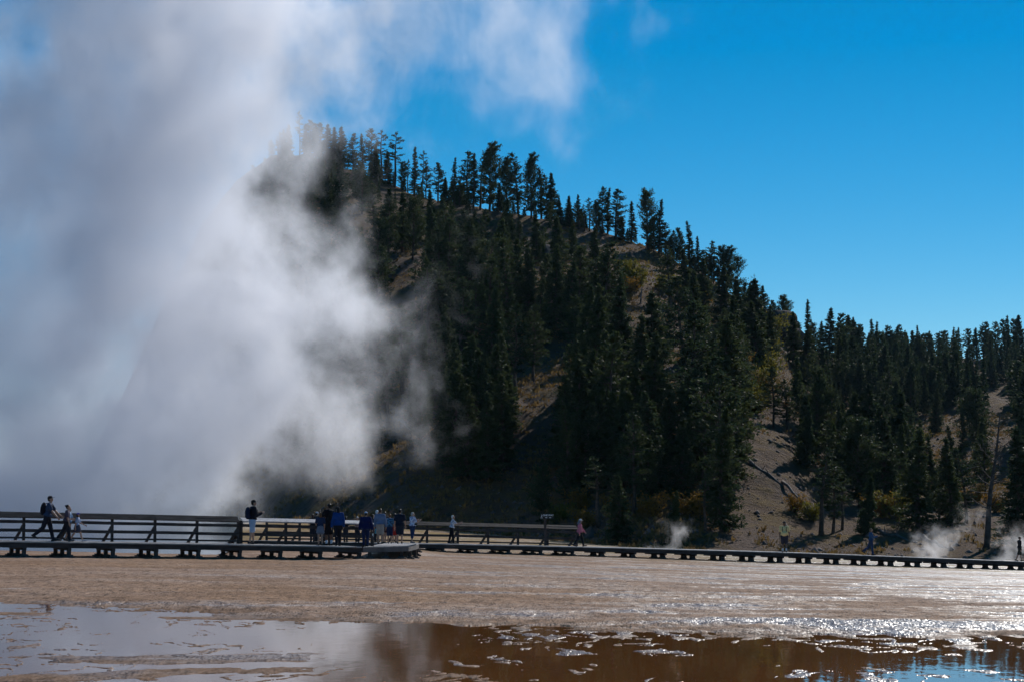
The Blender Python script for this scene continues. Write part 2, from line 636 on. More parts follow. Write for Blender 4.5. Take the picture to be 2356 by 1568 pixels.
def build_hill():
    us = np.concatenate([np.linspace(-0.9, -0.31, 40, endpoint=False), np.linspace(-0.31, 0.31, 560), np.linspace(0.32, 0.9, 40)])
    ts = np.linspace(0, 1, 330)
    U, T = np.meshgrid(us, ts)
    Yg = 130 + 170 * T + 420 * T ** 3
    X = U * Yg
    Z = hill_z(X, Yg)
    o = obj('hill', grid_mesh('hill', X, Yg, Z, hill_mat()))
    tag(o, 'steep wooded hill with brown scree behind the boardwalks', 'hill', kind='structure')

build_ground()
build_water()
build_hill()

# ------------------------------------------------------------------ steam
def steam_mat(name, density, edge, ledge, lean_y, depth, soft, amp, nscale, aniso=0.45, stretch=(1, 0.42, 0.72), yc=150.0, tone=(0.925, 0.943, 1.0), bias=0.0, step=1.0, low=False, leftthin=0.0, xr=None):
    """density field: a bank whose right edge (frame points at depth yc) and left edge are soft and torn by noise"""
    m, nt = new_mat(name)
    b = NB(nt)
    geo = b.n('ShaderNodeNewGeometry')
    pos = geo.outputs['Position']
    s = b.n('ShaderNodeSeparateXYZ')
    nt.links.new(pos, s.inputs[0])
    x, y, z = s.outputs
    zmax = 60.0
    def curve(pts):
        # frame polyline (xd, yd) -> ramp over height giving world x at depth yc, scaled to 0..1 over -100..100 m
        stops = []
        for xd, yd in pts:
            p = at(xd, yd, yc)
            stops.append((min(1, max(0, (p.z + 4) / zmax)), (p.x + 100) / 200))
        stops.sort()
        r = b.ramp(b.math('DIVIDE', b.math('ADD', z, 4.0), zmax), stops, 'B_SPLINE')
        return b.math('SUBTRACT', b.math('MULTIPLY', r, 200.0), 100.0)
    right = b.math('DIVIDE', b.math('SUBTRACT', curve(edge), x), soft)
    left = b.math('DIVIDE', b.math('SUBTRACT', x, curve(ledge)), soft)
    core = b.math('MINIMUM', right, left)
    dy = b.math('DIVIDE', b.math('SUBTRACT', y, yc + 0.0), depth)
    core = b.math('SUBTRACT', core, b.math('MULTIPLY', b.math('MULTIPLY', dy, dy), 0.9))
    core = b.math('ADD', b.math('MINIMUM', core, 1.5), bias)
    sv = b.scalevec(pos, tuple(k * nscale for k in stretch))
    n0 = b.noise(sv, 0.42, 2, 0.5, 0.3)
    n1 = b.noise(sv, 1.0, 7, 0.67, 0.25)
    nn = b.math('ADD', b.math('MULTIPLY', b.math('SUBTRACT', n1, 0.5), amp), b.math('MULTIPLY', b.math('SUBTRACT', n0, 0.5), amp * 0.6))
    t = b.math('ADD', core, nn)
    d = b.mapr(t, -0.35, 1.6)
    d = b.math('POWER', d, 2.1)
    d = b.math('MULTIPLY', d, density)
    if leftthin:
        thin = b.mapr(x, -40.0, -25.0, 1.0 - leftthin, 1.0, True)
        if low:
            thin = b.math('MAXIMUM', thin, b.mapr(z, 2.0, 8.0, 1.0, 0.0, True))
        d = b.math('MULTIPLY', d, thin)
    if xr:
        d = b.math('MULTIPLY', d, b.mapr(x, xr[0], xr[1], 0.0, 1.0, True))
    pv = b.n('ShaderNodeVolumePrincipled')
    pv.inputs['Color'].default_value = (*tone, 1)
    pv.inputs['Anisotropy'].default_value = aniso
    b.set(pv.inputs['Density'], d)
    o = b.n('ShaderNodeOutputMaterial')
    nt.links.new(pv.outputs[0], o.inputs['Volume'])
    m.cycles.volume_step_rate = step
    return m

def loft_hull(name, sections, mat):
    """closed hull: sections = list of (z, x0, x1, y0, y1), an 12-gon ellipse each"""
    n = 14
    vs, fs = [], []
    for (z, x0, x1, y0, y1) in sections:
        for k in range(n):
            a = 2 * PI * k / n
            ca, sa = math.cos(a), math.sin(a)
            e = 0.65
            vs.append(((x0 + x1) / 2 + (x1 - x0) / 2 * math.copysign(abs(ca) ** e, ca), (y0 + y1) / 2 + (y1 - y0) / 2 * math.copysign(abs(sa) ** e, sa), z))
    for i in range(len(sections) - 1):
        for k in range(n):
            fs.append((i * n + k, i * n + (k + 1) % n, (i + 1) * n + (k + 1) % n, (i + 1) * n + k))
    fs.append(tuple(reversed(range(n))))
    e = (len(sections) - 1) * n
    fs.append(tuple(e + k for k in range(n)))
    return obj(name, mesh_from(name, vs, fs, mat))

EDGE = [(930, -260), (935, -60), (965, 60), (940, 180), (905, 290), (870, 370), (865, 460), (860, 560), (850, 690), (850, 800), (800, 900), (765, 1000), (680, 1090), (540, 1170), (500, 1240)]
LEDGE = [(-60, -200), (-90, 60), (-220, 220), (-600, 420), (-1000, 700), (-1200, 1200)]
big = loft_hull('steam', [(-0.6, -74, 4, 119, 163), (14, -74, 9, 118, 164), (30, -70, 9, 116, 166), (48, -66, 9, 116, 168)],
                steam_mat('billowing steam', 0.165, EDGE, LEDGE, 0, 14.0, 8.0, 6.8, 0.21, yc=141.0, step=0.3, leftthin=0.58, stretch=(1, 0.5, 0.85), low=True, xr=(8, 1)))
tag(big, 'huge bank of pale steam rising over the hot spring and hiding the left of the hill', 'steam', kind='stuff')
# ------------------------------------------------------------------ vegetation
def leaf_mat(name, c1, c2, trans=0.35, rough=0.7):
    m, nt = new_mat(name)
    b = NB(nt)
    oi = b.n('ShaderNodeObjectInfo')
    geo = b.n('ShaderNodeNewGeometry')
    f = b.noise(geo.outputs['Position'], 0.8, 3, 0.6)
    t = b.math('ADD', b.math('MULTIPLY', oi.outputs['Random'], 0.6), b.mapr(f, 0.35, 0.65, -0.1, 0.5))
    col = b.mix(b.math('MINIMUM', t, 1.0), c1, c2)
    d = b.n('ShaderNodeBsdfPrincipled')
    b.set(d.inputs['Base Color'], col)
    d.inputs['Roughness'].default_value = rough
    d.inputs['Specular IOR Level'].default_value = 0.08
    tr = b.n('ShaderNodeBsdfTranslucent')
    b.set(tr.inputs['Color'], col)
    mx = b.n('ShaderNodeMixShader')
    mx.inputs[0].default_value = trans
    nt.links.new(d.outputs[0], mx.inputs[1])
    nt.links.new(tr.outputs[0], mx.inputs[2])
    o = b.n('ShaderNodeOutputMaterial')
    nt.links.new(mx.outputs[0], o.inputs['Surface'])
    return m

M_NEEDLE = leaf_mat('needles', (0.030, 0.052, 0.026), (0.075, 0.090, 0.034), 0.35)
M_BARK = simple_mat('bark', (0.085, 0.06, 0.045), 0.9, 0.35, 3.0)
M_DEAD = simple_mat('dead wood', (0.15, 0.13, 0.12), 0.9, 0.3, 3.0)
M_SNAG = simple_mat('grey snag wood', (0.075, 0.062, 0.055), 0.9, 0.3, 3.0)
M_SHRUB = leaf_mat('shrub leaves', (0.12, 0.115, 0.026), (0.21, 0.18, 0.036), 0.4)
M_SHRUB2 = leaf_mat('autumn shrub leaves', (0.21, 0.115, 0.025), (0.27, 0.16, 0.035), 0.4)
M_GRASS = leaf_mat('dry grass', (0.17, 0.105, 0.04), (0.26, 0.17, 0.065), 0.35)
M_ROCK = simple_mat('dark rock', (0.085, 0.07, 0.065), 0.95, 0.4, 0.7, 0.5, 0.1)
M_STONE = simple_mat('stone', (0.14, 0.11, 0.098), 0.95, 0.35, 0.7)

def quad_cloud(P, D, L, W, r):
    """leaf-sized quads: centres P, directions D, lengths L, widths W"""
    n = len(P)
    side = np.cross(D, r.normal(size=(n, 3)))
    side /= np.linalg.norm(side, axis=1, keepdims=True) + 1e-9
    a = D * (L[:, None] / 2)
    s = side * (W[:, None] / 2)
    co = np.stack([P - a, P + s - a * 0.1, P + a, P - s - a * 0.1], 1).reshape(-1, 3)
    q = np.arange(n * 4).reshape(n, 4)
    return co, q

def conifer(kind, seed, detail=1.0):
    """returns (crown mesh, trunk mesh) of a tree 10 m tall"""
    r = np.random.default_rng(seed)
    H = 10.0
    cfg = {
        'pine':   dict(base=0.22, rad=1.6, whorls=23, per=5, prof='oval', droop=0.0, gap=0.25, clump=0.85, leaf=0.33),
        'fir':    dict(base=0.07, rad=1.75, whorls=40, per=7, prof='cone', droop=-0.25, gap=0.06, clump=0.8, leaf=0.34),
        'narrow': dict(base=0.10, rad=1.00, whorls=38, per=6, prof='cone', droop=-0.1, gap=0.10, clump=0.7, leaf=0.30),
        'bushy':  dict(base=0.08, rad=2.1, whorls=22, per=6, prof='round', droop=0.3, gap=0.2, clump=1.0, leaf=0.36),
        'sparse': dict(base=0.42, rad=1.15, whorls=18, per=3, prof='oval', droop=-0.1, gap=0.35, clump=0.8, leaf=0.32),
        'spread': dict(base=0.30, rad=2.5, whorls=13, per=4, prof='round', droop=0.3, gap=0.25, clump=1.15, leaf=0.34),
        'snag':   dict(base=0.28, rad=1.5, whorls=16, per=3, prof='oval', droop=0.25, gap=0.2, clump=0.0, leaf=0.3),
        'young':  dict(base=0.03, rad=2.0, whorls=26, per=7, prof='cone', droop=0.1, gap=0.06, clump=1.1, leaf=0.5),
    }[kind]
    tb = MB()
    lean = r.normal(size=2) * 0.12
    nseg = 7
    def axis(h):
        k = h / H
        return np.array([lean[0] * k * k * 2 + 0.06 * math.sin(h * 0.9 + seed), lean[1] * k * k * 2 + 0.06 * math.cos(h * 0.7 + seed), h])
    r0 = 0.20 if kind != 'young' else 0.14
    tb.tube([axis(H * i / nseg) - np.array([0, 0, 0.35 if i == 0 else 0]) for i in range(nseg + 1)], [r0 * (1 - 0.93 * i / nseg) + 0.012 for i in range(nseg + 1)], 7)
    Ps, Ds, Ls, Ws = [], [], [], []
    asym = r.random() * 2 * PI
    for w in range(cfg['whorls']):
        k = (w + r.random() * 0.7) / cfg['whorls']
        h = H * (cfg['base'] + (0.985 - cfg['base']) * k)
        if cfg['prof'] == 'cone':
            rr = cfg['rad'] * (1 - k) ** 0.85 + 0.12
        elif cfg['prof'] == 'oval':
            rr = cfg['rad'] * (math.sin(PI * min(1, 0.22 + 0.78 * k)) ** 0.7) + 0.15
        else:
            rr = cfg['rad'] * (max(0.0, 1 - (2 * k - 0.85) ** 2 / 1.35) ** 0.6) + 0.25
        if kind in ('pine', 'bushy', 'spread', 'sparse') and k < 0.16:
            rr *= 0.75
        for j in range(cfg['per']):
            if r.random() < cfg['gap']:
                continue
            a = r.random() * 2 * PI
            ln = rr * (0.55 + 0.6 * r.random()) * (1 + 0.22 * math.cos(a - asym))
            up = cfg['droop'] + 0.25 * r.normal() + 0.55 * k
            d = np.array([math.cos(a), math.sin(a), up])
            d /= np.linalg.norm(d)
            p0 = axis(h)
            bend = np.array([0, 0, 0.18 * ln]) if cfg['prof'] != 'cone' else np.array([0, 0, 0.10 * ln])
            pm = p0 + d * ln * 0.55 - bend * 0.3
            p1 = p0 + d * ln + bend * 0.5
            tb.tube([p0, pm, p1], [0.045 * (1.1 - k) + 0.012, 0.03 * (1.1 - k) + 0.01, 0.010], 4, False)
            if kind == 'snag' or (kind == 'sparse' and k < 0.12):
                for s in range(2):
                    q = p0 + d * ln * (0.5 + 0.4 * r.random())
                    e = q + (d + r.normal(size=3) * 0.6) * 0.35 * ln
                    tb.tube([q, e], [0.016, 0.006], 4, False)
                continue
            n = int(detail * cfg['clump'] * (10 + 26 * ln))
            t = 0.22 + 0.80 * r.random(n) ** 0.75
            P = p0 + (p1 - p0) * t[:, None]
            spread = cfg['clump'] * (0.08 + 0.10 * ln * t)
            P = P + r.normal(size=(n, 3)) * spread[:, None] * np.array([1, 1, 0.55])
            D = d + r.normal(size=(n, 3)) * 0.75 + np.array([0, 0, 0.25])
            D /= np.linalg.norm(D, axis=1, keepdims=True)
            Ps.append(P); Ds.append(D)
            Ls.append(cfg['leaf'] * (0.6 + 0.7 * r.random(n)) / math.sqrt(detail))
            Ws.append(cfg['leaf'] * 0.42 * (0.6 + 0.7 * r.random(n)) / math.sqrt(detail))
    if kind == 'snag':
        return None, tb.mesh('trunk', M_SNAG, True)
    # leader tuft
    n = int(26 * detail)
    t = r.random(n)
    P = np.array([axis(H * (0.93 + 0.075 * q)) for q in t]) + r.normal(size=(n, 3)) * 0.07
    D = np.array([0, 0, 1.0]) + r.normal(size=(n, 3)) * 0.45
    D /= np.linalg.norm(D, axis=1, keepdims=True)
    Ps.append(P); Ds.append(D); Ls.append(np.full(n, 0.30)); Ws.append(np.full(n, 0.12))
    co, q = quad_cloud(np.concatenate(Ps), np.concatenate(Ds), np.concatenate(Ls), np.concatenate(Ws), r)
    return quads_mesh('crown', co, q, M_NEEDLE), tb.mesh('trunk', M_BARK, True)

KINDS = {}
for k_, seeds in (('pine', (1, 2, 3)), ('fir', (4, 5, 6)), ('narrow', (7, 8)), ('bushy', (9, 10)), ('sparse', (11, 12)), ('spread', (13,)), ('snag', (14, 15)), ('young', (16, 17))):
    KINDS[k_] = [conifer(k_, s) for s in seeds]

TREE_NAME = {'pine': 'pine_tree', 'fir': 'fir_tree', 'narrow': 'fir_tree', 'bushy': 'pine_tree', 'sparse': 'pine_tree', 'spread': 'pine_tree', 'snag': 'dead_tree', 'young': 'young_fir'}
TREE_CAT = {'snag': 'dead tree', 'young': 'young tree'}
n_trees = 0

def plant(kind, base, H, label, group, width=1.0, tilt=0.0):
    global n_trees
    n_trees += 1
    variants = KINDS[kind]
    crown, trunk = variants[n_trees % len(variants)]
    root = empty(TREE_NAME[kind], base)
    root.rotation_euler = (random.gauss(0, 0.025), random.gauss(0, 0.025), random.random() * 6.28)
    s = H / 10.0
    root.scale = (s * width, s * width, s)
    if tilt:
        root.rotation_euler = (0, tilt, 0)
    tag(root, label, TREE_CAT.get(kind, 'tree'), group)
    if crown is not None:
        obj('crown', crown, root)
    obj('trunk', trunk, root)
    return root

def tree_px(xd, ytop, ybase, kind, label, group, width=1.0, Y=None, tilt=0.0):
    """a tree whose foot is seen at (xd, ybase) and top at ytop"""
    p = hill_hit(xd, ybase) if Y is None else at(xd, ybase, Y)
    H = (ybase - ytop) / F_PX * p.y * 1.0
    return plant(kind, (p.x, p.y, p.z - 0.1), H, label, group, width, tilt)

SKY_G = 'pines and firs along the hill skyline'
# skyline: frame x, top, foot, kind, width factor, own label (None: the label of its row)
SKYLINE = [
    (625, 320, 372, 'pine', 1.1, None), (640, 302, 366, 'pine', 1.0, None), (652, 296, 362, 'fir', 1.2, None), (664, 286, 360, 'fir', 1.2, None),
    (690, 252, 356, 'sparse', .8, 'bare spire topped pine fading into the steam on the summit'), (700, 284, 356, 'pine', 1.2, None),
    (714, 274, 358, 'pine', 1.3, None), (727, 284, 362, 'fir', 1.2, None), (738, 280, 366, 'pine', 1.1, None), (752, 284, 372, 'fir', 1.2, None),
    (768, 292, 380, 'fir', 1.1, None), (784, 290, 388, 'fir', 1.3, 'dense dark fir half veiled by steam where the summit trees come clear'), (812, 306, 396, 'pine', 1.15, 'round layered pine standing apart just right of the veiled summit trees'),
    (834, 307, 400, 'narrow', 1.3, None), (855, 293, 405, 'pine', 1.0, None), (866, 330, 408, 'fir', 1.2, None), (878, 298, 415, 'sparse', 1.2, None), (893, 345, 422, 'fir', 1.2, None),
    (908, 302, 430, 'sparse', 1.3, 'tall thin ragged pine with bare drooping branches left of the skyline gap'), (924, 372, 434, 'bushy', 1.0, None), (938, 366, 440, 'sparse', 1.0, None),
    (954, 337, 446, 'narrow', 1.2, None), (970, 346, 452, 'sparse', 1.0, None), (980, 380, 456, 'pine', 1.1, None),
    (1008, 370, 464, 'pine', 1.15, 'lone slender pine in the middle of the skyline gap above the grassy notch'), (1024, 406, 466, 'young', 1.0, None), (1044, 362, 470, 'narrow', 1.1, None), (1058, 415, 474, 'bushy', 1.0, None),
    (1075, 343, 478, 'pine', 1.1, None), (1090, 350, 480, 'narrow', 1.1, None), (1104, 352, 480, 'sparse', 1.1, None),
    (1126, 330, 484, 'bushy', .95, 'tallest broad bushy pine on the middle of the skyline'), (1147, 420, 486, 'fir', 1.2, None),
    (1166, 362, 486, 'bushy', .85, None), (1192, 348, 490, 'pine', 1.0, 'tall straight pine with a bare lower trunk against the sky'), (1222, 353, 498, 'bushy', .75, None), (1245, 388, 500, 'narrow', 1.1, None),
    (1258, 400, 505, 'pine', 1.0, None), (1270, 395, 508, 'fir', 1.0, None), (1290, 452, 520, 'fir', 1.2, None), (1310, 447, 522, 'fir', 1.1, None), (1331, 447, 526, 'narrow', 1.3, None), (1345, 470, 530, 'sparse', 1.2, None), (1357, 453, 530, 'sparse', 1.2, None), (1372, 462, 534, 'bushy', .9, None),
    (1385, 428, 536, 'pine', 1.0, None), (1398, 431, 538, 'narrow', 1.1, None), (1416, 433, 546, 'pine', 1.3, None), (1432, 500, 552, 'fir', 1.2, None), (1453, 462, 556, 'narrow', 1.4, 'separate narrow spire shaped fir left of the big skyline pine'),
    (1490, 436, 572, 'bushy', .85, 'big bushy topped pine halfway down the skyline'), (1504, 500, 578, 'bushy', .9, None), (1517, 457, 582, 'narrow', 1.2, None), (1532, 510, 588, 'pine', 1.1, None),
    (1548, 528, 596, 'pine', 1.0, None), (1563, 523, 602, 'bushy', .8, None), (1587, 507, 616, 'narrow', 1.3, None), (1608, 542, 630, 'narrow', 1.2, None), (1630, 553, 645, 'pine', 1.1, None), (1642, 590, 652, 'bushy', .9, None),
    (1656, 566, 660, 'bushy', .9, None), (1672, 567, 668, 'bushy', .95, 'flat topped bushy pine on the lower skyline'), (1700, 590, 692, 'spread', .9, 'wide spreading open branched pine on the lower skyline'),
    (1716, 650, 704, 'bushy', 1.1, None), (1737, 628, 716, 'snag', 1.2, 'bare dead tree with twisted branches against the sky'), (1752, 655, 728, 'fir', 1.3, None), (1768, 690, 740, 'snag', 1.4, 'short broken dead tree reaching sideways below the twisted one'),
    (1778, 690, 742, 'bushy', 1.0, None), (1800, 672, 752, 'bushy', 1.0, 'dark bushy pine on the rock outcrop at the foot of the skyline'), (1817, 680, 758, 'spread', .7, None), (1834, 742, 786, 'bushy', 1.1, None),
    (1857, 686, 795, 'narrow', 1.15, 'slim pointed fir alone right of the rock outcrop'), (1873, 742, 806, 'bushy', .9, None), (1888, 738, 812, 'fir', 1.0, None),
    (1908, 706, 822, 'fir', 1.2, 'broad cone shaped fir, tallest on the right hand skyline'), (1930, 760, 826, 'bushy', .9, None), (1947, 742, 828, 'pine', 1.1, None), (1967, 734, 828, 'fir', 1.0, None), (1985, 749, 828, 'sparse', 1.3, None), (2000, 765, 828, 'fir', 1.1, None), (2014, 770, 828, 'pine', 1.1, None),
    (2032, 768, 828, 'sparse', 1.1, None), (2048, 762, 830, 'bushy', .8, None), (2064, 751, 834, 'fir', 1.1, None), (2085, 764, 832, 'fir', 1.1, None),
]
for (xd, yt, yb, kind, wf, lab) in SKYLINE:
    if lab is None:
        if xd < 800:
            lab = 'conifer in the row blurred by steam on the summit'
        elif xd < 1000:
            lab = 'dark conifer in the clump between the steam and the skyline gap'
        elif xd < 1290:
            lab = 'dark conifer silhouette in the tall group on the middle skyline'
        elif xd < 1470:
            lab = 'dark conifer silhouette between the tall group and the big bushy pine'
        elif xd < 1720:
            lab = 'dark conifer on the steep part of the falling skyline'
        elif xd < 1860:
            lab = 'dark scrubby conifer around the rock outcrop on the lower skyline'
        else:
            lab = 'dark conifer on the level right hand skyline'
    tree_px(xd, yt, yb + 3, kind, lab, SKY_G, wf)

# large trees that can be told apart lower on the slope
SLOPE_G = 'conifers on the wooded slope'
LOW = [
    (1658, 935, 1222, 'fir', .95, 'large foreground fir with a visible trunk left of the bare scree slope'),
    (1622, 1080, 1225, 'sparse', 1.3, 'thin small pine at the left foot of the large foreground fir'),
    (1600, 900, 1110, 'fir', 1.1, 'pointed fir just up and left of the large foreground fir'),
    (1430, 1095, 1262, 'fir', 1.35, 'dense dark fir behind the walkway right of the pink jacket walker'),
    (1378, 1050, 1212, 'sparse', 1.9, 'pale feathery young pine with a slim trunk right of the sign'),
    (1245, 1070, 1212, 'bushy', 1.05, 'rounded bushy tree above the ONE WAY sign'),
    (1550, 1128, 1252, 'young', .8, 'small fir beside the little puff of steam at the hill foot'),
    (2110, 985, 1222, 'fir', 1.25, 'dense tall fir above the right hand steam puffs'),
    (1998, 1082, 1232, 'young', .8, 'small pointed fir above the woman in dark blue'),
    (1887, 1030, 1232, 'sparse', 1.5, 'tall bare trunked pine right of the scree slope'),
    (1917, 1060, 1228, 'pine', 1.2, 'middle one of three trees right of the scree slope'),
    (1937, 1090, 1220, 'sparse', 1.4, 'thinnest of three trees right of the scree slope'),
    (2268, 950, 1262, 'snag', 1.2, 'tall leaning dead pine with long bare branches on the right'),
    (2342, 985, 1262, 'fir', 1.2, 'dark fir cut by the right edge of the view'),
    (2190, 1005, 1215, 'fir', 1.1, None), (2225, 1030, 1205, 'pine', 1.2, None), (2160, 1060, 1195, 'pine', 1.2, None),
    (1050, 830, 1085, 'fir', 1.2, None), (1015, 850, 1062, 'fir', 1.1, None), (968, 880, 1050, 'bushy', .9, None), (1095, 800, 1060, 'fir', 1.15, None), (1075, 880, 1100, 'fir', 1.2, None),
    (1140, 790, 1030, 'fir', 1.15, None), (1160, 860, 1080, 'fir', 1.15, None), (1185, 700, 900, 'pine', 1.2, None), (1120, 900, 1110, 'fir', 1.1, None),
    (1300, 860, 1080, 'fir', 1.1, None), (1340, 800, 1030, 'fir', 1.15, None), (1318, 960, 1120, 'bushy', .8, None), (1330, 950, 1140, 'fir', 1.1, None), (1380, 880, 1090, 'fir', 1.2, None), (1420, 900, 1110, 'fir', 1.1, None), (1470, 850, 1060, 'fir', 1.2, None), (1455, 950, 1130, 'pine', 1.3, None),
    (1500, 920, 1120, 'fir', 1.2, None), (1540, 880, 1070, 'fir', 1.1, None), (1120, 550, 720, 'spread', 1.0, 'wide open tree with visible limbs high on the upper slope'), (1490, 1000, 1160, 'fir', 1.2, None), (1570, 960, 1150, 'fir', 1.2, None),
    (1000, 470, 650, 'fir', 1.0, None), (1032, 500, 690, 'pine', 1.1, None), (1066, 480, 665, 'fir', 1.1, None), (1100, 525, 700, 'fir', 1.1, None), (1148, 500, 690, 'fir', 1.2, None), (1182, 545, 725, 'fir', 1.1, None),
    (1010, 620, 805, 'fir', 1.1, None), (1052, 640, 835, 'fir', 1.2, None), (1092, 645, 830, 'pine', 1.2, None), (1132, 660, 865, 'fir', 1.1, None), (1002, 740, 935, 'fir', 1.1, None), (1218, 565, 745, 'fir', 1.1, None),
    (1242, 640, 805, 'narrow', 1.3, None), (1280, 560, 745, 'fir', 1.1, None), (1312, 600, 785, 'fir', 1.2, None), (890, 430, 560, 'fir', 1.2, None), (925, 440, 580, 'fir', 1.1, None), (860, 420, 545, 'pine', 1.2, None), (950, 455, 600, 'bushy', .9, None),
    (1735, 640, 835, 'fir', 1.5, 'big dark fir left of the rock outcrop'), (1768, 700, 850, 'fir', 1.2, None), (1702, 640, 800, 'fir', 1.2, None), (1826, 715, 850, 'fir', 1.2, None), (1852, 745, 890, 'fir', 1.2, None), (1660, 610, 770, 'fir', 1.2, None), (1620, 590, 740, 'fir', 1.1, None), (1580, 570, 715, 'fir', 1.1, None), (1540, 560, 700, 'pine', 1.1, None),
    (1690, 720, 900, 'fir', 1.1, None), (1740, 690, 840, 'fir', 1.6, None), (1640, 760, 960, 'narrow', 1.3, None),
    (1780, 840, 985, 'pine', 1.1, None), (1812, 870, 990, 'pine', 1.2, None), (1880, 850, 1060, 'bushy', .8, None), (1910, 900, 1080, 'pine', 1.2, None), (1855, 930, 1075, 'young', .9, None),
    (1955, 900, 1110, 'fir', 1.3, None), (2000, 880, 1120, 'fir', 1.2, None), (1975, 960, 1130, 'bushy', 1.0, None), (2035, 930, 1150, 'fir', 1.2, None), (2070, 900, 1120, 'fir', 1.1, None),
]
for (xd, yt, yb, kind, wf, lab) in LOW:
    if lab is None:
        lab = ('dark conifer on the upper slope below the skyline' if yb < 870 else 'dark conifer in the shadowed stand left of the brown strip' if xd < 1230 else
               'dark conifer in the stand between the brown strip and the scree slope' if xd < 1700 else
               'dark conifer in the thick right hand stand')
    tree_px(xd, yt, yb, kind, lab, SLOPE_G, wf, tilt=0.10 if kind == 'snag' else 0)

# bare patches that stay free of trees (frame polygons)
BARE = [
    [(1238, 905), (1300, 890), (1250, 985), (1190, 1090), (1130, 1180), (1060, 1235), (900, 1250), (960, 1190), (1110, 1090), (1180, 1000)],
    [(1700, 960), (1790, 990), (1850, 1085), (1880, 1130), (1870, 1290), (1730, 1290), (1710, 1100)],
    [(740, 1010), (1000, 1060), (940, 1260), (600, 1260)],
    [(935, 520), (985, 512), (955, 640), (905, 800), (870, 860), (850, 820), (905, 660)],
    [(1745, 720), (1830, 800), (1830, 940), (1760, 960), (1700, 900)],
    [(1420, 600), (1490, 600), (1660, 690), (1650, 720), (1500, 680), (1420, 660)],
    [(1265, 770), (1320, 760), (1310, 850), (1270, 870)],
    [(1195, 610), (1245, 610), (1240, 665), (1195, 665)],
    [(2235, 868), (2320, 890), (2320, 925), (2240, 905)],
    [(1180, 486), (1250, 500), (1300, 520), (1240, 540)],
    [(1390, 530), (1440, 545), (1440, 562), (1390, 555)],
    [(2060, 1150), (2356, 1200), (2356, 1320), (1960, 1300), (1960, 1180)],
    [(1480, 1160), (1700, 1190), (1700, 1300), (1480, 1300)],
    [(960, 960), (1290, 1130), (1290, 1290), (640, 1290)],
]

def in_poly(x, y, poly):
    c = False
    n = len(poly)
    for i in range(n):
        x1, y1 = poly[i]
        x2, y2 = poly[i - 1]
        if (y1 > y) != (y2 > y) and x < (x2 - x1) * (y - y1) / (y2 - y1) + x1:
            c = not c
    return c

FILL_G = 'conifers filling the wooded slope'
placed = []
count, tries = 0, 0
while count < 140 and tries < 12000:
    tries += 1
    xd = random.uniform(560, 2390)
    ry = float(interp(RIDGE_Y, xd))
    yb = random.uniform(ry + 18, 1200)
    if xd > 2000 and yb < 960:
        continue                    # the far wood is one mass there
    if xd > 1700 and yb > 1010 and random.random() < 0.6:
        continue
    p = hill_hit(xd, yb)
    H = random.uniform(8.0, 12.5) if xd < 1850 else random.uniform(6.5, 10.0)
    hp = H * F_PX / p.y
    if yb - hp < ry - 12:
        hp = yb - ry + 10
        H = hp * p.y / F_PX
        if H < 4:
            continue
    if any(in_poly(xd, yb - hp * k, poly) for poly in BARE for k in (0.05, 0.35, 0.6)):
        continue
    dmin = 3.0 if xd > 980 else 3.6
    if any((p.x - a) ** 2 + (p.y - c) ** 2 < dmin * dmin for a, c in placed):
        continue
    placed.append((p.x, p.y))
    kind = random.choices(['fir', 'pine', 'narrow', 'bushy', 'sparse', 'young'], [6, 3.5, 2, 1.6, 0.5, 0.5])[0]
    if kind == 'young':
        H *= 0.55
    zone = ('left of the skyline gap, above the steam edge' if xd < 980 else
            'on the upper slope' if yb < 760 else
            'on the middle of the slope' if yb < 960 else 'low on the slope')
    look = {'fir': 'dark cone shaped fir', 'narrow': 'slim dark fir', 'pine': 'dark green pine', 'bushy': 'rounded dark pine', 'sparse': 'thin ragged pine', 'young': 'short young fir'}[kind]
    plant(kind, (p.x, p.y, p.z - 0.15), H, look + ' ' + zone, FILL_G, random.uniform(0.95, 1.3))
    count += 1
print('TREES', n_trees, 'tries', tries)

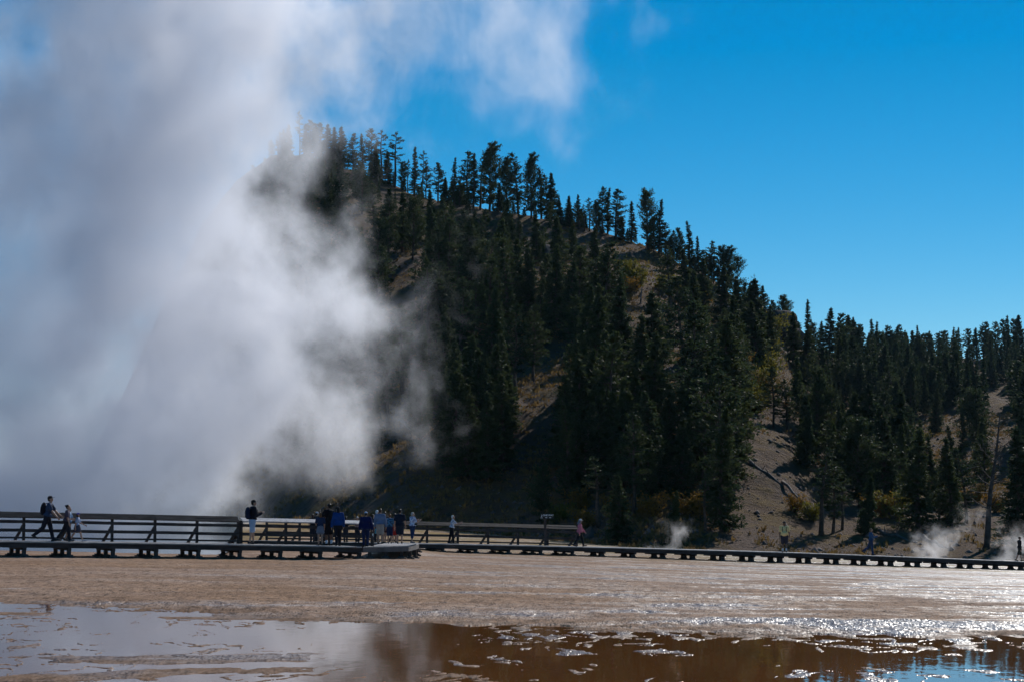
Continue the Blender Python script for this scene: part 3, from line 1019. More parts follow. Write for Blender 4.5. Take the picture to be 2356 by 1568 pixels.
# the far wood on the right: one mass
def build_far_wood():
    r = np.random.default_rng(5)
    cos, qs, tv = [], [], MB()
    off = 0
    protos = [conifer('fir', 31, 0.30), conifer('pine', 32, 0.30), conifer('narrow', 33, 0.30)]
    data = []
    for c, t in protos:
        a = np.zeros(len(c.vertices) * 3, dtype=np.float32)
        c.vertices.foreach_get('co', a)
        data.append((a.reshape(-1, 3), len(c.polygons)))
    n, k = 0, 0
    while n < 420 and k < 9000:
        k += 1
        xd = r.uniform(1930, 2700)
        ry = float(interp(RIDGE_Y, xd))
        yb = ry + 2 + (r.random() ** 1.3) * 135
        if in_poly(xd, yb - 12, BARE[8]) or in_poly(xd, yb - 30, BARE[8]):
            continue
        p = hill_hit(xd, yb)
        if yb < ry + 10:
            H = r.uniform(5.0, 9.5) if (xd < 2190 or r.random() < 0.3) else r.uniform(9, 14.5)
        else:
            H = r.uniform(6, 10)
        co, nf = data[r.integers(3)]
        a = r.random() * 6.28
        s = H / 10
        w = s * r.uniform(0.9, 1.25)
        R = np.array([[math.cos(a) * w, -math.sin(a) * w, 0], [math.sin(a) * w, math.cos(a) * w, 0], [0, 0, s]])
        cos.append(co @ R.T + np.array([p.x, p.y, p.z - 0.2]))
        qs.append(np.arange(nf * 4).reshape(nf, 4) + off)
        off += nf * 4
        n += 1
    me = quads_mesh('far_wood', np.concatenate(cos), np.concatenate(qs), M_NEEDLE)
    o = obj('far_wood', me)
    tag(o, 'dense distant conifer wood covering the far ridge at the right', 'wood', kind='stuff')
    # the smaller trees of the slope, past the three hundred that show largest
    cos, qs, off, n, k = [], [], 0, 0, 0
    while n < 230 and k < 20000:
        k += 1
        xd = r.uniform(600, 2120)
        ry = float(interp(RIDGE_Y, xd))
        yb = ry + 4 + r.random() ** 1.6 * (1120 - ry)
        if any(in_poly(xd, yb - f, poly) for poly in BARE for f in (6, 45, 90)):
            continue
        p = hill_hit(xd, yb)
        H = r.uniform(3.5, 8.0)
        hp = H * F_PX / p.y
        if yb - hp < ry - (48 if r.random() < 0.35 else 20):
            continue
        co, nf = data[r.integers(3)]
        a = r.random() * 6.28
        s = H / 10
        w = s * r.uniform(0.9, 1.3)
        R = np.array([[math.cos(a) * w, -math.sin(a) * w, 0], [math.sin(a) * w, math.cos(a) * w, 0], [0, 0, s]])
        cos.append(co @ R.T + np.array([p.x, p.y, p.z - 0.2]))
        qs.append(np.arange(nf * 4).reshape(nf, 4) + off)
        off += nf * 4
        n += 1
    for xd in np.arange(700, 1860, 8.0):
        xd = xd + r.normal() * 4
        if r.random() < 0.3 or 975 < xd < 1000:
            continue
        p = hill_hit(xd, float(interp(RIDGE_Y, xd)) + 3)
        co, nf = data[r.integers(3)]
        s = r.uniform(0.12, 0.45)
        w = s * r.uniform(1.1, 1.7)
        cos.append(co * np.array([w, w, s]) + np.array([p.x, p.y, p.z - 0.2]))
        qs.append(np.arange(nf * 4).reshape(nf, 4) + off)
        off += nf * 4
    o = obj('undergrowth', quads_mesh('undergrowth', np.concatenate(cos), np.concatenate(qs), M_NEEDLE))
    tag(o, 'young and half hidden conifers crowding between the larger trees of the slope', 'undergrowth', kind='stuff')
build_far_wood()

# shrubs
def shrub_mesh(seed, mat):
    r = np.random.default_rng(seed)
    st = MB()
    Ps, Ds = [], []
    for k in range(16):
        a = r.random() * 6.28
        e = np.array([math.cos(a) * r.uniform(0.2, 0.95), math.sin(a) * r.uniform(0.2, 0.95), r.uniform(0.55, 1.35)])
        st.tube([(0, 0, -0.1), e * 0.55 + np.array([0, 0, 0.08]), e], [0.03, 0.02, 0.006], 4, False)
        n = 60
        t = 0.3 + 0.75 * r.random(n)
        Ps.append(e * t[:, None] + r.normal(size=(n, 3)) * 0.15)
        Ds.append(e / np.linalg.norm(e) + r.normal(size=(n, 3)) * 0.7)
    P, D = np.concatenate(Ps), np.concatenate(Ds)
    D /= np.linalg.norm(D, axis=1, keepdims=True)
    n = len(P)
    co, q = quad_cloud(P, D, 0.10 + 0.12 * r.random(n), 0.06 + 0.07 * r.random(n), r)
    return quads_mesh('foliage', co, q, mat), st.mesh('stem', M_BARK)

SHR = [shrub_mesh(50, M_SHRUB), shrub_mesh(51, M_SHRUB), shrub_mesh(52, M_SHRUB2), shrub_mesh(53, M_SHRUB2)]
SHRUBS = [
    (1432, 632, 1.9, 0, 'yellow green shrub at the upper left end of the bright shrub band'), (1455, 640, 2.2, 1, None), (1470, 655, 1.8, 0, None), (1445, 668, 1.6, 3, None),
    (1535, 665, 2.0, 1, None), (1558, 676, 2.2, 0, None), (1580, 690, 1.6, 3, None), (1600, 690, 1.9, 1, None), (1620, 700, 1.6, 2, None),
    (1775, 770, 2.6, 0, 'big yellow green shrub under the rock outcrop'), (1700, 775, 2.0, 2, 'orange autumn shrub left of the shrub under the outcrop'), (1718, 805, 1.8, 3, None), (1712, 832, 1.2, 2, 'bright orange low shrub midway down the shrubby gully'),
    (1755, 820, 2.4, 0, None), (1770, 860, 2.4, 1, None), (1745, 890, 2.0, 1, None), (1725, 925, 1.9, 0, None), (1738, 940, 1.7, 1, None), (1760, 905, 1.6, 3, None),
    (1905, 1005, 2.4, 0, 'pale green shrub below the thick right hand stand'), (2110, 1012, 1.6, 1, None), (2030, 1180, 1.6, 2, None), (2055, 1185, 1.8, 0, 'yellow shrub patch right of the small pointed fir'),
    (1592, 1178, 1.5, 2, None), (1612, 1186, 1.3, 3, None), (1500, 1180, 1.4, 2, None), (1330, 1165, 1.3, 3, None), (1420, 1180, 1.3, 2, None),
    (1905, 1085, 1.6, 3, None), (1345, 1205, 1.2, 2, None), (1290, 1190, 1.1, 0, None), (1830, 1170, 1.1, 3, None), (1870, 1190, 1.2, 0, None), (2170, 1130, 1.4, 3, None), (2240, 1150, 1.5, 2, None), (2290, 1170, 1.4, 3, None),
]
for (xd, yb, s, v, lab) in SHRUBS:
    p = hill_hit(xd, yb + 8)
    root = empty('shrub', (p.x, p.y, p.z - 0.05), random.random() * 6)
    root.scale = (s * 1.15, s * 1.15, s)
    if lab is None:
        look = 'yellow green shrub' if v < 2 else 'rusty autumn shrub'
        lab = look + (' in the bright band on the upper slope' if yb < 720 and xd < 1680 else ' in the shrubby gully above the scree' if yb < 960 else ' among the trees near the hill foot')
    tag(root, lab, 'shrub', 'yellow and rusty shrubs on the hillside')
    obj('foliage', SHR[v][0], root)
    obj('stem', SHR[v][1], root)

# grass tufts and stones: nobody could count them
def build_scatter():
    r = np.random.default_rng(21)
    n = 60000
    u = r.uniform(-0.275, 0.275, n)
    Y = 142 + 190 * r.random(n) ** 1.25
    x = u * Y
    px = px_of_dir(u)
    keep = (Y > interp(FOOT_D, px) - 6) & (Y < interp(RIDGE_D, px)) & (fbm(x / 9, Y / 12, 3) + 0.35 * r.normal(size=n) > 0.0 + 0.85 * sstep(1560, 1700, px) * sstep(225, 190, Y))
    x, Y = x[keep], Y[keep]
    z = hill_z(x, Y)
    n = len(x)
    k = 4
    P = np.repeat(np.stack([x, Y, z], 1), k, 0) + r.normal(size=(n * k, 3)) * np.array([0.16, 0.16, 0.0])
    D = np.array([0, 0, 1.0]) + r.normal(size=(n * k, 3)) * np.array([0.5, 0.5, 0.1])
    D /= np.linalg.norm(D, axis=1, keepdims=True)
    L = np.repeat(r.uniform(0.18, 0.55, n), k) * r.uniform(0.7, 1.2, n * k)
    P = P + D * (L[:, None] * 0.4)
    co, q = quad_cloud(P, D, L, L * 0.45, r)
    o = obj('dry_grass', quads_mesh('dry_grass', co, q, M_GRASS))
    tag(o, 'dry yellow brown grass tufts over the open hillside', 'grass', kind='stuff')
    # stones
    n = 9000
    u = r.uniform(-0.275, 0.275, n)
    Y = 142 + 190 * r.random(n) ** 1.2
    x = u * Y
    px = px_of_dir(u)
    keep = (Y > interp(FOOT_D, px) - 2) & (Y < interp(RIDGE_D, px) - 2)
    x, Y = x[keep], Y[keep]
    z = hill_z(x, Y)
    n = len(x)
    s = 0.06 + 0.30 * r.random(n) ** 4
    base = np.array([[1, 0, 0], [0, 1, 0], [-1, 0, 0], [0, -1, 0], [0, 0, 0.9], [0, 0, -0.6]])
    tri = np.array([[0, 1, 4], [1, 2, 4], [2, 3, 4], [3, 0, 4], [1, 0, 5], [2, 1, 5], [3, 2, 5], [0, 3, 5]])
    V = base[None] * s[:, None, None] * r.uniform(0.6, 1.3, (n, 6, 1)) + r.normal(size=(n, 6, 3)) * 0.15 * s[:, None, None]
    V = V + np.stack([x, Y, z], 1)[:, None]
    T = tri[None] + (np.arange(n) * 6)[:, None, None]
    o = obj('scree', quads_mesh('scree', V.reshape(-1, 3), T.reshape(-1, 3), M_STONE))
    tag(o, 'loose grey brown stones strewn over the hillside', 'stones', kind='stuff')
build_scatter()

# fallen logs and pale broken stems
LOGS = [
    ((1706, 1052), (1800, 1120), 0.16, 'long grey fallen log lying across the upper scree'),
    ((1800, 1112), (1880, 1190), 0.13, 'second fallen log below the long one on the scree'),
    ((920, 968), (982, 1016), 0.16, 'fallen log in the shadow below the steam edge'),
    ((2115, 1235), (2170, 1262), 0.2, 'dark fallen log behind the right hand steam puff'),
    ((2010, 1222), (2090, 1245), 0.14, 'thin fallen trunk right of the woman in dark blue'),
]
for (a, b_, rr, lab) in LOGS:
    p, q = hill_hit(*a), hill_hit(*b_)
    c = (p + q) / 2
    mb = MB()
    v = q - p
    n = 6
    pts = [p - c + v * (i / n) + Vector((0, 0, 0.12 + 0.12 * math.sin(i * 1.9))) for i in range(n + 1)]
    mb.tube(pts, [rr * (1.1 - 0.6 * i / n) for i in range(n + 1)], 8)
    lg = mb.build('fallen_log', M_DEAD, None, c, True)
    tag(lg, lab, 'log', 'fallen logs on the hillside')
    for k in range(3):
        br = MB()
        s = pts[2 + k]
        br.tube([s, s + Vector((random.uniform(-.5, .5), random.uniform(-.6, .2), random.uniform(0.3, 1.0)))], [0.05, 0.015], 5)
        br.build('branch', M_DEAD, lg)

STEMS = [((1310, 592), 2.4, 'short pale dead stem on the upper slope'), ((1472, 900), 2.0, 'short white dead stem in the middle stand'), ((1474, 700), 2.2, 'pale leaning stem beside the bright shrub band'), ((1691, 985), 1.6, 'pale broken stump at the top of the scree')]
for (a, h, lab) in STEMS:
    p = hill_hit(*a)
    mb = MB()
    mb.tube([(0, 0, -0.2), (0.06, 0, h * 0.5), (0.22, 0.05, h)], [0.13, 0.10, 0.04], 7)
    o = mb.build('dead_tree', M_DEAD, None, p, True)
    tag(o, lab, 'dead tree')

# rock outcrop under the skyline
def rock(name, xd, yd, size, seed, lab, Yoff=0.0):
    p = hill_hit(xd, yd)
    bm = bmesh.new()
    bmesh.ops.create_icosphere(bm, subdivisions=3, radius=1.0)
    rr = random.Random(seed)
    planes = [Vector((rr.gauss(0, 1), rr.gauss(0, 1), rr.gauss(0, .6))).normalized() for _ in range(11)]
    for v in bm.verts:
        d = v.co.normalized()
        k = min(0.78 / max(0.3, d.dot(n)) for n in planes)
        v.co = d * min(1.15, k)
        v.co = Vector((v.co.x * size[0], v.co.y * size[1], v.co.z * size[2]))
    me = bpy.data.meshes.new(name)
    bm.to_mesh(me)
    bm.free()
    me.materials.append(M_ROCK)
    o = obj(name, me, None, (p.x, p.y + Yoff, p.z))
    tag(o, lab, 'rock')
rock('boulder', 1790, 757, (3.6, 3, 2.6), 3, 'large dark rock outcrop at the foot of the falling skyline')
rock('boulder', 1822, 778, (2.4, 2.2, 1.7), 5, 'smaller dark rock below the large outcrop')
rock('boulder', 1358, 1235, (0.6, 0.6, 0.8), 6, 'dark boulder behind the walkway right of the pink jacket walker')
rock('boulder', 1255, 590, (2.2, 2, 2.4), 8, 'dark rock face among the upper slope trees')
# ------------------------------------------------------------------ boardwalks
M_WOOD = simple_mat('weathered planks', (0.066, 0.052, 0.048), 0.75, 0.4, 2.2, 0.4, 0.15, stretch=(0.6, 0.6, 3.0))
M_DECK = simple_mat('deck planks', (0.36, 0.33, 0.31), 0.48, 0.25, 1.6, 0.3, 0.5)
M_FASCIA = simple_mat('grey landing boards', (0.12, 0.105, 0.10), 0.6, 0.35, 2.2, 0.4, 0.4)
M_DARKWOOD = simple_mat('dark timber', (0.075, 0.055, 0.05), 0.8, 0.4, 2.0, 0.4, 0.25, stretch=(0.6, 0.6, 3.0))
M_SUNLITCAP = simple_mat('sunlit tone cap boards', (0.62, 0.58, 0.57), 0.5, 0.18, 2.4, 0.3, 0.4, stretch=(3.0, 3.0, 0.6))  # sunlight on this cap painted in as a pale base colour
M_FOOT = simple_mat('footing timber', (0.085, 0.07, 0.065), 0.85, 0.4, 4.0, 0.3, 0.2)

def ground_h(x, y):
    return float(ground_base(np.array([px_of_dir(x / y)]), np.array([y]))[0])

class Walk:
    """front edge given by direction, anchor and deck heights over x"""
    def __init__(self, x0, y0, slope, ztab, width):
        self.x0, self.y0, self.s, self.width = x0, y0, slope, width
        self.zx = [p[0] for p in ztab]
        self.zz = [p[1] for p in ztab]
        n = math.hypot(1, slope)
        self.d = Vector((1 / n, slope / n, 0))
        self.n = Vector((-slope / n, 1 / n, 0))         # toward the back
    def z(self, x):
        # smooth through the height table
        return float(np.mean(np.interp(np.linspace(x - 2.5, x + 2.5, 9), self.zx, self.zz)))
    def at_px(self, xd, off=0.0):
        """point on the deck, off metres behind the front edge, seen in frame column xd"""
        t = (xd - 1178) / F_PX
        bx, by = self.x0 + self.n.x * off, self.y0 + self.n.y * off
        Y = (by - self.s * bx) / (1 - self.s * t)
        x = t * Y
        return Vector((x, Y, self.z(x - self.n.x * off)))
    def pt(self, x, off=0.0):
        """point off metres behind the front edge point with abscissa x"""
        return Vector((x + self.n.x * off, self.y0 + self.s * (x - self.x0) + self.n.y * off, self.z(x)))

def x_on_front(w, xd):
    return w.at_px(xd).x

WA = Walk((0 - 1178) / F_PX * 77, 77.0, 0.52, None or [(xx, 0) for xx in (-60, 60)], 2.2)
WB = Walk((1000 - 1178) / F_PX * 103, 103.0, 0.46, [(-60, 0), (60, 0)], 2.2)
def set_z(w, tab):
    pts = []
    for xd, yd in tab:
        p = w.at_px(xd)
        pts.append((p.x, at(xd, yd, p.y).z))
    pts.sort()
    s0 = (pts[1][1] - pts[0][1]) / (pts[1][0] - pts[0][0])
    s1 = (pts[-1][1] - pts[-2][1]) / (pts[-1][0] - pts[-2][0])
    pts = [(pts[0][0] - 30, pts[0][1] - s0 * 30)] + pts + [(pts[-1][0] + 30, pts[-1][1] + s1 * 30)]
    w.zx = [p[0] for p in pts]
    w.zz = [p[1] for p in pts]
set_z(WA, [(0, 1243.5), (490, 1250), (836, 1256.5)])
set_z(WB, [(640, 1244), (950, 1248.5), (1333, 1256.5), (1802, 1269), (2340, 1290)])

POST = {}
def post_mesh(h, w, mat, name='support_post'):
    k = (round(h, 1), w, name)
    if k not in POST:
        mb = MB()
        mb.box((0, 0, -h / 2), w, w, h)
        POST[k] = mb.mesh(name, mat)
    return POST[k]
def foot_mesh():
    if 'foot' not in POST:
        mb = MB()
        mb.box((0, 0, 0.02), 0.42, 0.42, 0.10)
        mb.box((0, 0, 0.095), 0.28, 0.28, 0.055)
        POST['foot'] = mb.mesh('footing', M_FOOT)
    return POST['foot']

def boardwalk(w, xs, xe, bent, label, extra=None):
    root = empty('boardwalk', w.pt((xs + xe) / 2))
    o = root.location.copy()
    n = math.hypot(1, w.s)
    L = (xe - xs) * n
    ang = math.atan2(w.s, 1)
    dk = MB()
    rr = random.Random(3)
    k = int(L / 0.15)
    for i in range(k):
        x = xs + (i + 0.5) * 0.15 / n
        dz = rr.uniform(-0.004, 0.004)
        p, q = w.pt(x, -0.06 + rr.uniform(-.02, .02)), w.pt(x, w.width + 0.06 + rr.uniform(-.02, .02))
        e = Vector((0, 0, dz - 0.022))
        dk.bar(p - o + e, q - o + e, 0.142, 0.044)
    if extra:
        extra(dk, o)
    dk.build('deck', M_DECK, root)
    def edge(off, h, name, mat, drop):
        mb = MB()
        m = max(2, int(L / 2.4))
        for i in range(m):
            xa, xb = xs + (xe - xs) * i / m, xs + (xe - xs) * (i + 1) / m
            mb.bar(w.pt(xa, off) - o + Vector((0, 0, drop)), w.pt(xb, off) - o + Vector((0, 0, drop)), 0.05, h)
        mb.build(name, mat, root)
    edge(0.0, 0.19, 'front_beam', M_WOOD, -0.142)
    edge(w.width, 0.19, 'rear_beam', M_WOOD, -0.142)
    edge(w.width / 2, 0.17, 'middle_beam', M_DARKWOOD, -0.152)
    m = int(L / bent)
    for i in range(m + 1):
        x = xs + 0.25 + i * bent / n
        if x > xe:
            break
        cp = MB()
        cp.bar(w.pt(x, -0.02) - o + Vector((0, 0, -0.283)), w.pt(x, w.width + 0.05) - o + Vector((0, 0, -0.283)), 0.14, 0.09)
        cp.build('cross_beam', M_DARKWOOD, root)
        if i * 3 > 92:
            continue
        right = w is WB and x > 3.5
        for off in ((0.35, 1.30) if right else (0.10, w.width * 0.5, w.width - 0.08)):
            p = w.pt(x, off)
            g = ground_h(p.x, p.y)
            if g > p.z - 0.45:
                g = p.z - 0.45
            h = p.z - 0.33 - g
            if h > 0.06:
                pm = obj('support_post', post_mesh(max(0.1, round(h + 0.05, 1)), 0.24 if right else 0.14, M_DARKWOOD), root, p - o + Vector((0, 0, -0.325)))
                pm.rotation_euler = (0, 0, ang)
                ft = obj('footing', foot_mesh(), pm, (0, 0, -h - 0.03))
    tag(root, label, 'boardwalk')
    return root

xa0, xa1 = x_on_front(WA, -60), x_on_front(WA, 836)
# the landing that links the two walks
LAND = [at(836, 0, WA.at_px(836).y), None]
def landing(dk, o):
    z = WA.z(xa1)
    a = WA.pt(xa1, -0.06)
    fr = [(a.x, a.y), ((940 - 1178) / F_PX * 85.6, 85.6), ((957 - 1178) / F_PX * 88.2, 88.2)]
    b0, b1 = WB.at_px(890, -0.08), WB.at_px(964, -0.08)
    rr = random.Random(8)
    m = 60
    for i in range(m):
        t = (i + 0.5) / m
        # front edge point
        L1 = math.hypot(fr[1][0] - fr[0][0], fr[1][1] - fr[0][1])
        L2 = math.hypot(fr[2][0] - fr[1][0], fr[2][1] - fr[1][1])
        s = t * (L1 + L2)
        if s < L1:
            k = s / L1
            f = (fr[0][0] + (fr[1][0] - fr[0][0]) * k, fr[0][1] + (fr[1][1] - fr[0][1]) * k)
        else:
            k = (s - L1) / L2
            f = (fr[1][0] + (fr[2][0] - fr[1][0]) * k, fr[1][1] + (fr[2][1] - fr[1][1]) * k)
        q = b0.lerp(b1, t)
        p = Vector((f[0], f[1], z - 0.022 + rr.uniform(-.004, .004)))
        q = Vector((q.x, q.y, q.z - 0.026))
        dk.bar(p - o, q - o, 0.066 if s >= L1 else 0.074, 0.044)
walk_a = boardwalk(WA, xa0, xa1, 1.76, 'raised left boardwalk on stepped timber footings that ends in a landing', landing)
o_ = walk_a.location.copy()
z_ = WA.z(xa1)
fp = [WA.pt(xa1, 0.0), Vector(((940 - 1178) / F_PX * 85.6, 85.6, z_)), Vector(((957 - 1178) / F_PX * 88.2, 88.2, z_)), WB.at_px(964, -0.1)]
mb = MB()
for i in range(3):
    mb.bar(fp[i] - o_ + Vector((0, 0, -0.142)), fp[i + 1] - o_ + Vector((0, 0, -0.142)), 0.05, 0.19)
mb.build('landing_beam', M_FASCIA, walk_a)
for i, (a, b_) in enumerate(((0.15, 0), (0.5, 0), (0.85, 0), (0.2, 1), (0.9, 1), (0.3, 2), (0.7, 2))):
    p = fp[b_].lerp(fp[b_ + 1], a) + Vector((0, 0.12, 0))
    g = ground_h(p.x, p.y)
    h = max(0.12, p.z - 0.24 - g)
    pm = obj('support_post', post_mesh(round(h + 0.05, 1), 0.14, M_WOOD), walk_a, p - o_ + Vector((0, 0, -0.237)))
    obj('footing', foot_mesh(), pm, (0, 0, -h - 0.03))

xb0, xb1 = x_on_front(WB, 610), x_on_front(WB, 2480)
walk_b = boardwalk(WB, xb0, xb1, 1.87, 'long low boardwalk running off to the right in front of the hill')

def railing(w, x0, x1, spacing, label, cap_mat, tilt, end_tag=False, off=None):
    off = w.width - 0.06 if off is None else off
    n = math.hypot(1, w.s)
    m = max(1, round((x1 - x0) * n / spacing))
    root = empty('railing', w.pt((x0 + x1) / 2, off))
    o = root.location.copy()
    R = Matrix.Rotation(math.atan2(w.s, 1), 3, 'Z')
    pm = MB()
    pm.box((0, 0, 0.40), 0.10, 0.10, 1.12)
    post = pm.mesh('post', M_WOOD)
    bm_ = MB()
    bm_.bar((0.0, 0.05, 0.60), (-0.10, 0.62, -0.12), 0.06, 0.11)
    brace = bm_.mesh('brace', M_WOOD)
    xs = [x0 + (x1 - x0) * i / m for i in range(m + 1)]
    for x in xs:
        p = obj('post', post, root, w.pt(x, off) - o)
        p.rotation_euler = (0, 0, math.atan2(w.s, 1))
        b = obj('brace', brace, root, w.pt(x, off) - o)
        b.rotation_euler = (0, 0, math.atan2(w.s, 1) + 0.28)
    rr = random.Random(int(abs(x0) * 10))
    for h, hh in ((0.75, 0.125), (0.40, 0.125), (0.11, 0.075)):
        mb = MB()
        for i in range(m):
            a = w.pt(xs[i], off - 0.08) - o + Vector((0, 0, h + rr.uniform(-.012, .012)))
            b = w.pt(xs[i + 1], off - 0.08) - o + Vector((0, 0, h + rr.uniform(-.012, .012)))
            mb.bar(a, b, 0.045, hh)
        mb.build('rail', M_WOOD, root)
    # sloping two board cap
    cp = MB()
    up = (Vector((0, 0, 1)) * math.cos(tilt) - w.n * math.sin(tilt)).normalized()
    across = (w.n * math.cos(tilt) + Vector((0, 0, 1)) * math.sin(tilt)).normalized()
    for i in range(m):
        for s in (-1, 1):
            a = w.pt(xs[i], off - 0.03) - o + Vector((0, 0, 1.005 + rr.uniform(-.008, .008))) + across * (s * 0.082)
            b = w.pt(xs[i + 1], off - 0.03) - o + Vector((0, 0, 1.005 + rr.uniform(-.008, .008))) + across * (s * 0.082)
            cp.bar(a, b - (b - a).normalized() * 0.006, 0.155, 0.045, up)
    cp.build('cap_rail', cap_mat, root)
    if end_tag:
        tg = MB()
        tg.box(w.pt(xs[-1], off - 0.062) - o + Vector((0, 0, 0.47)), 0.06, 0.006, 0.15, math.atan2(w.s, 1))
        tg.build('notice_plate', M_WHITE, root)
    tag(root, label, 'railing', 'timber railings of the boardwalks')
    return root

def flat_mat(name, col, rough=0.6):
    m, nt = new_mat(name)
    p = nt.nodes.new('ShaderNodeBsdfPrincipled')
    p.inputs['Base Color'].default_value = (*col, 1)
    p.inputs['Roughness'].default_value = rough
    o = nt.nodes.new('ShaderNodeOutputMaterial')
    nt.links.new(p.outputs[0], o.inputs['Surface'])
    return m
M_WHITE = flat_mat('white paint', (0.75, 0.75, 0.75))
M_SIGN = flat_mat('dark sign board', (0.020, 0.016, 0.014))

off_a = WA.width - 0.06
xr0 = WA.at_px(-45, off_a).x - WA.n.x * off_a
xr1 = WA.at_px(554, off_a).x - WA.n.x * off_a
xr2 = WA.at_px(858, off_a).x - WA.n.x * off_a
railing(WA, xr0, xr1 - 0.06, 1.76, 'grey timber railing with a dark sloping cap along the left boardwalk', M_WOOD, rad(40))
railing(WA, xr1 + 0.06, xr2, 1.95, 'timber railing with a bright cap coloured as sunlit behind the crowd', M_SUNLITCAP, rad(24), True)
xq0 = WB.at_px(616, off_a).x - WB.n.x * off_a
xq1 = WB.at_px(1326, off_a).x - WB.n.x * off_a
railing(WB, xq0, xq1, 1.80, 'dull brown timber railing on the far boardwalk ending at the pink jacket walker', M_WOOD, rad(34))

# ------------------------------------------------------------------ the ONE WAY sign
def text_mesh(s, size, mat, name):
    cu = bpy.data.curves.new(name, 'FONT')
    cu.body = s
    cu.size = size
    cu.align_x = 'CENTER'
    cu.align_y = 'CENTER'
    cu.extrude = 0.004
    cu.offset = 0.004
    to = bpy.data.objects.new(name, cu)
    COL.objects.link(to)
    dg = bpy.context.evaluated_depsgraph_get()
    me = bpy.data.meshes.new_from_object(to.evaluated_get(dg))
    bpy.data.objects.remove(to)
    me.name = name
    me.materials.clear()
    me.materials.append(mat)
    return me

sp = WB.at_px(1254, 1.55)
sroot = empty('sign', sp, 0.10)
mb = MB()
mb.box((0, 0, 0.80), 0.12, 0.12, 1.62)
mb.build('post', M_DARKWOOD, sroot)
ztop = at(1256, 1180.6, sp.y).z - sp.z
zbot = at(1256, 1192.6, sp.y).z - sp.z
zc = (ztop + zbot) / 2
mb = MB()
mb.box((0.05, -0.085, zc), 0.66, 0.04, ztop - zbot)
bd = mb.build('sign_board', M_SIGN, sroot)
t = text_mesh('ONE WAY', 0.125, M_WHITE, 'lettering')
to = obj('lettering', t, bd, (0.15, -0.110, zc + 0.060))
to.rotation_euler = (PI / 2, 0, 0)
ar = MB()
for cx in (0.045, 0.255):
    ar.box((cx - 0.02, -0.1095, zc - 0.062), 0.075, 0.008, 0.026)
    y0, y1 = -0.1135, -0.1055
    ar.add([(cx + 0.012, y0, zc - 0.030), (cx + 0.065, y0, zc - 0.062), (cx + 0.012, y0, zc - 0.094), (cx + 0.012, y1, zc - 0.030), (cx + 0.065, y1, zc - 0.062), (cx + 0.012, y1, zc - 0.094)],
           [(0, 2, 1), (3, 4, 5), (0, 1, 4, 3), (1, 2, 5, 4), (2, 0, 3, 5)])
ar.build('arrow', M_WHITE, bd)
# walking figure symbol
hk = MB()
hx = -0.205
def stroke(a, b, w=0.018):
    hk.bar((hx + a[0], -0.1095, zc + a[1]), (hx + b[0], -0.1095, zc + b[1]), w, 0.008, Vector((0, 1, 0)))
hk.ball((hx + 0.012, -0.1095, zc + 0.082), (0.018, 0.006, 0.018), 10, 6)
stroke((0.006, 0.062), (-0.002, 0.0), 0.03)
stroke((-0.002, 0.0), (-0.045, -0.075))
stroke((-0.002, 0.0), (0.03, -0.045))
stroke((0.03, -0.045), (0.038, -0.08))
stroke((0.004, 0.05), (0.040, 0.012), 0.014)
stroke((-0.055, -0.088), (0.055, -0.088), 0.012)
hk.build('walker_symbol', M_WHITE, bd)
tag(sroot, 'dark ONE WAY sign with a walker symbol and two arrows on a post', 'sign')
# ------------------------------------------------------------------ people
def remeshed(mb, name, mat, voxel, smooth_it=0):
    """one continuous skin over the collected limbs"""
    me = mb.mesh(name, mat, True)
    o = bpy.data.objects.new(name, me)
    COL.objects.link(o)
    md = o.modifiers.new('skin', 'REMESH')
    md.mode = 'VOXEL'
    md.voxel_size = voxel
    md.use_smooth_shade = True
    if smooth_it:
        sm = o.modifiers.new('soft', 'SMOOTH')
        sm.iterations = smooth_it
        sm.factor = 0.5
    dg = bpy.context.evaluated_depsgraph_get()
    ne = bpy.data.meshes.new_from_object(o.evaluated_get(dg))
    bpy.data.objects.remove(o)
    bpy.data.meshes.remove(me)
    ne.name = name
    ne.materials.clear()
    ne.materials.append(mat)
    return ne

MATS = {}
def cloth(col, rough=0.85):
    k = ('c',) + tuple(col)
    if k not in MATS:
        MATS[k] = simple_mat('cloth', col, rough, 0.15, 5.0, 0.2, 0.2)
    return MATS[k]
def patterned(c1, c2):
    m, nt = new_mat('patterned cloth')
    b = NB(nt)
    tc = b.n('ShaderNodeTexCoord')
    f = b.noise(tc.outputs['Object'], 13.0, 1, 0.4)
    p = b.n('ShaderNodeBsdfPrincipled')
    b.set(p.inputs['Base Color'], b.mix(b.mapr(f, 0.48, 0.53), c1, c2))
    p.inputs['Roughness'].default_value = 0.85
    o = b.n('ShaderNodeOutputMaterial')
    nt.links.new(p.outputs[0], o.inputs['Surface'])
    return m
SKIN_L = simple_mat('skin', (0.46, 0.27, 0.19), 0.55, 0.06, 8.0, 0, 0.35)
SKIN_D = simple_mat('dark skin', (0.20, 0.105, 0.065), 0.55, 0.06, 8.0, 0, 0.35)
def hair_m(col):
    return cloth(col, 0.45)

def capsule(mb, p, q, r0, r1, n=10):
    """limb segment with rounded ends"""
    mb.tube([p, Vector(p).lerp(Vector(q), 0.5), q], [r0, (r0 + r1) / 2, r1], n)
    mb.ball(p, r0, n, 6)
    mb.ball(q, r1, n, 6)

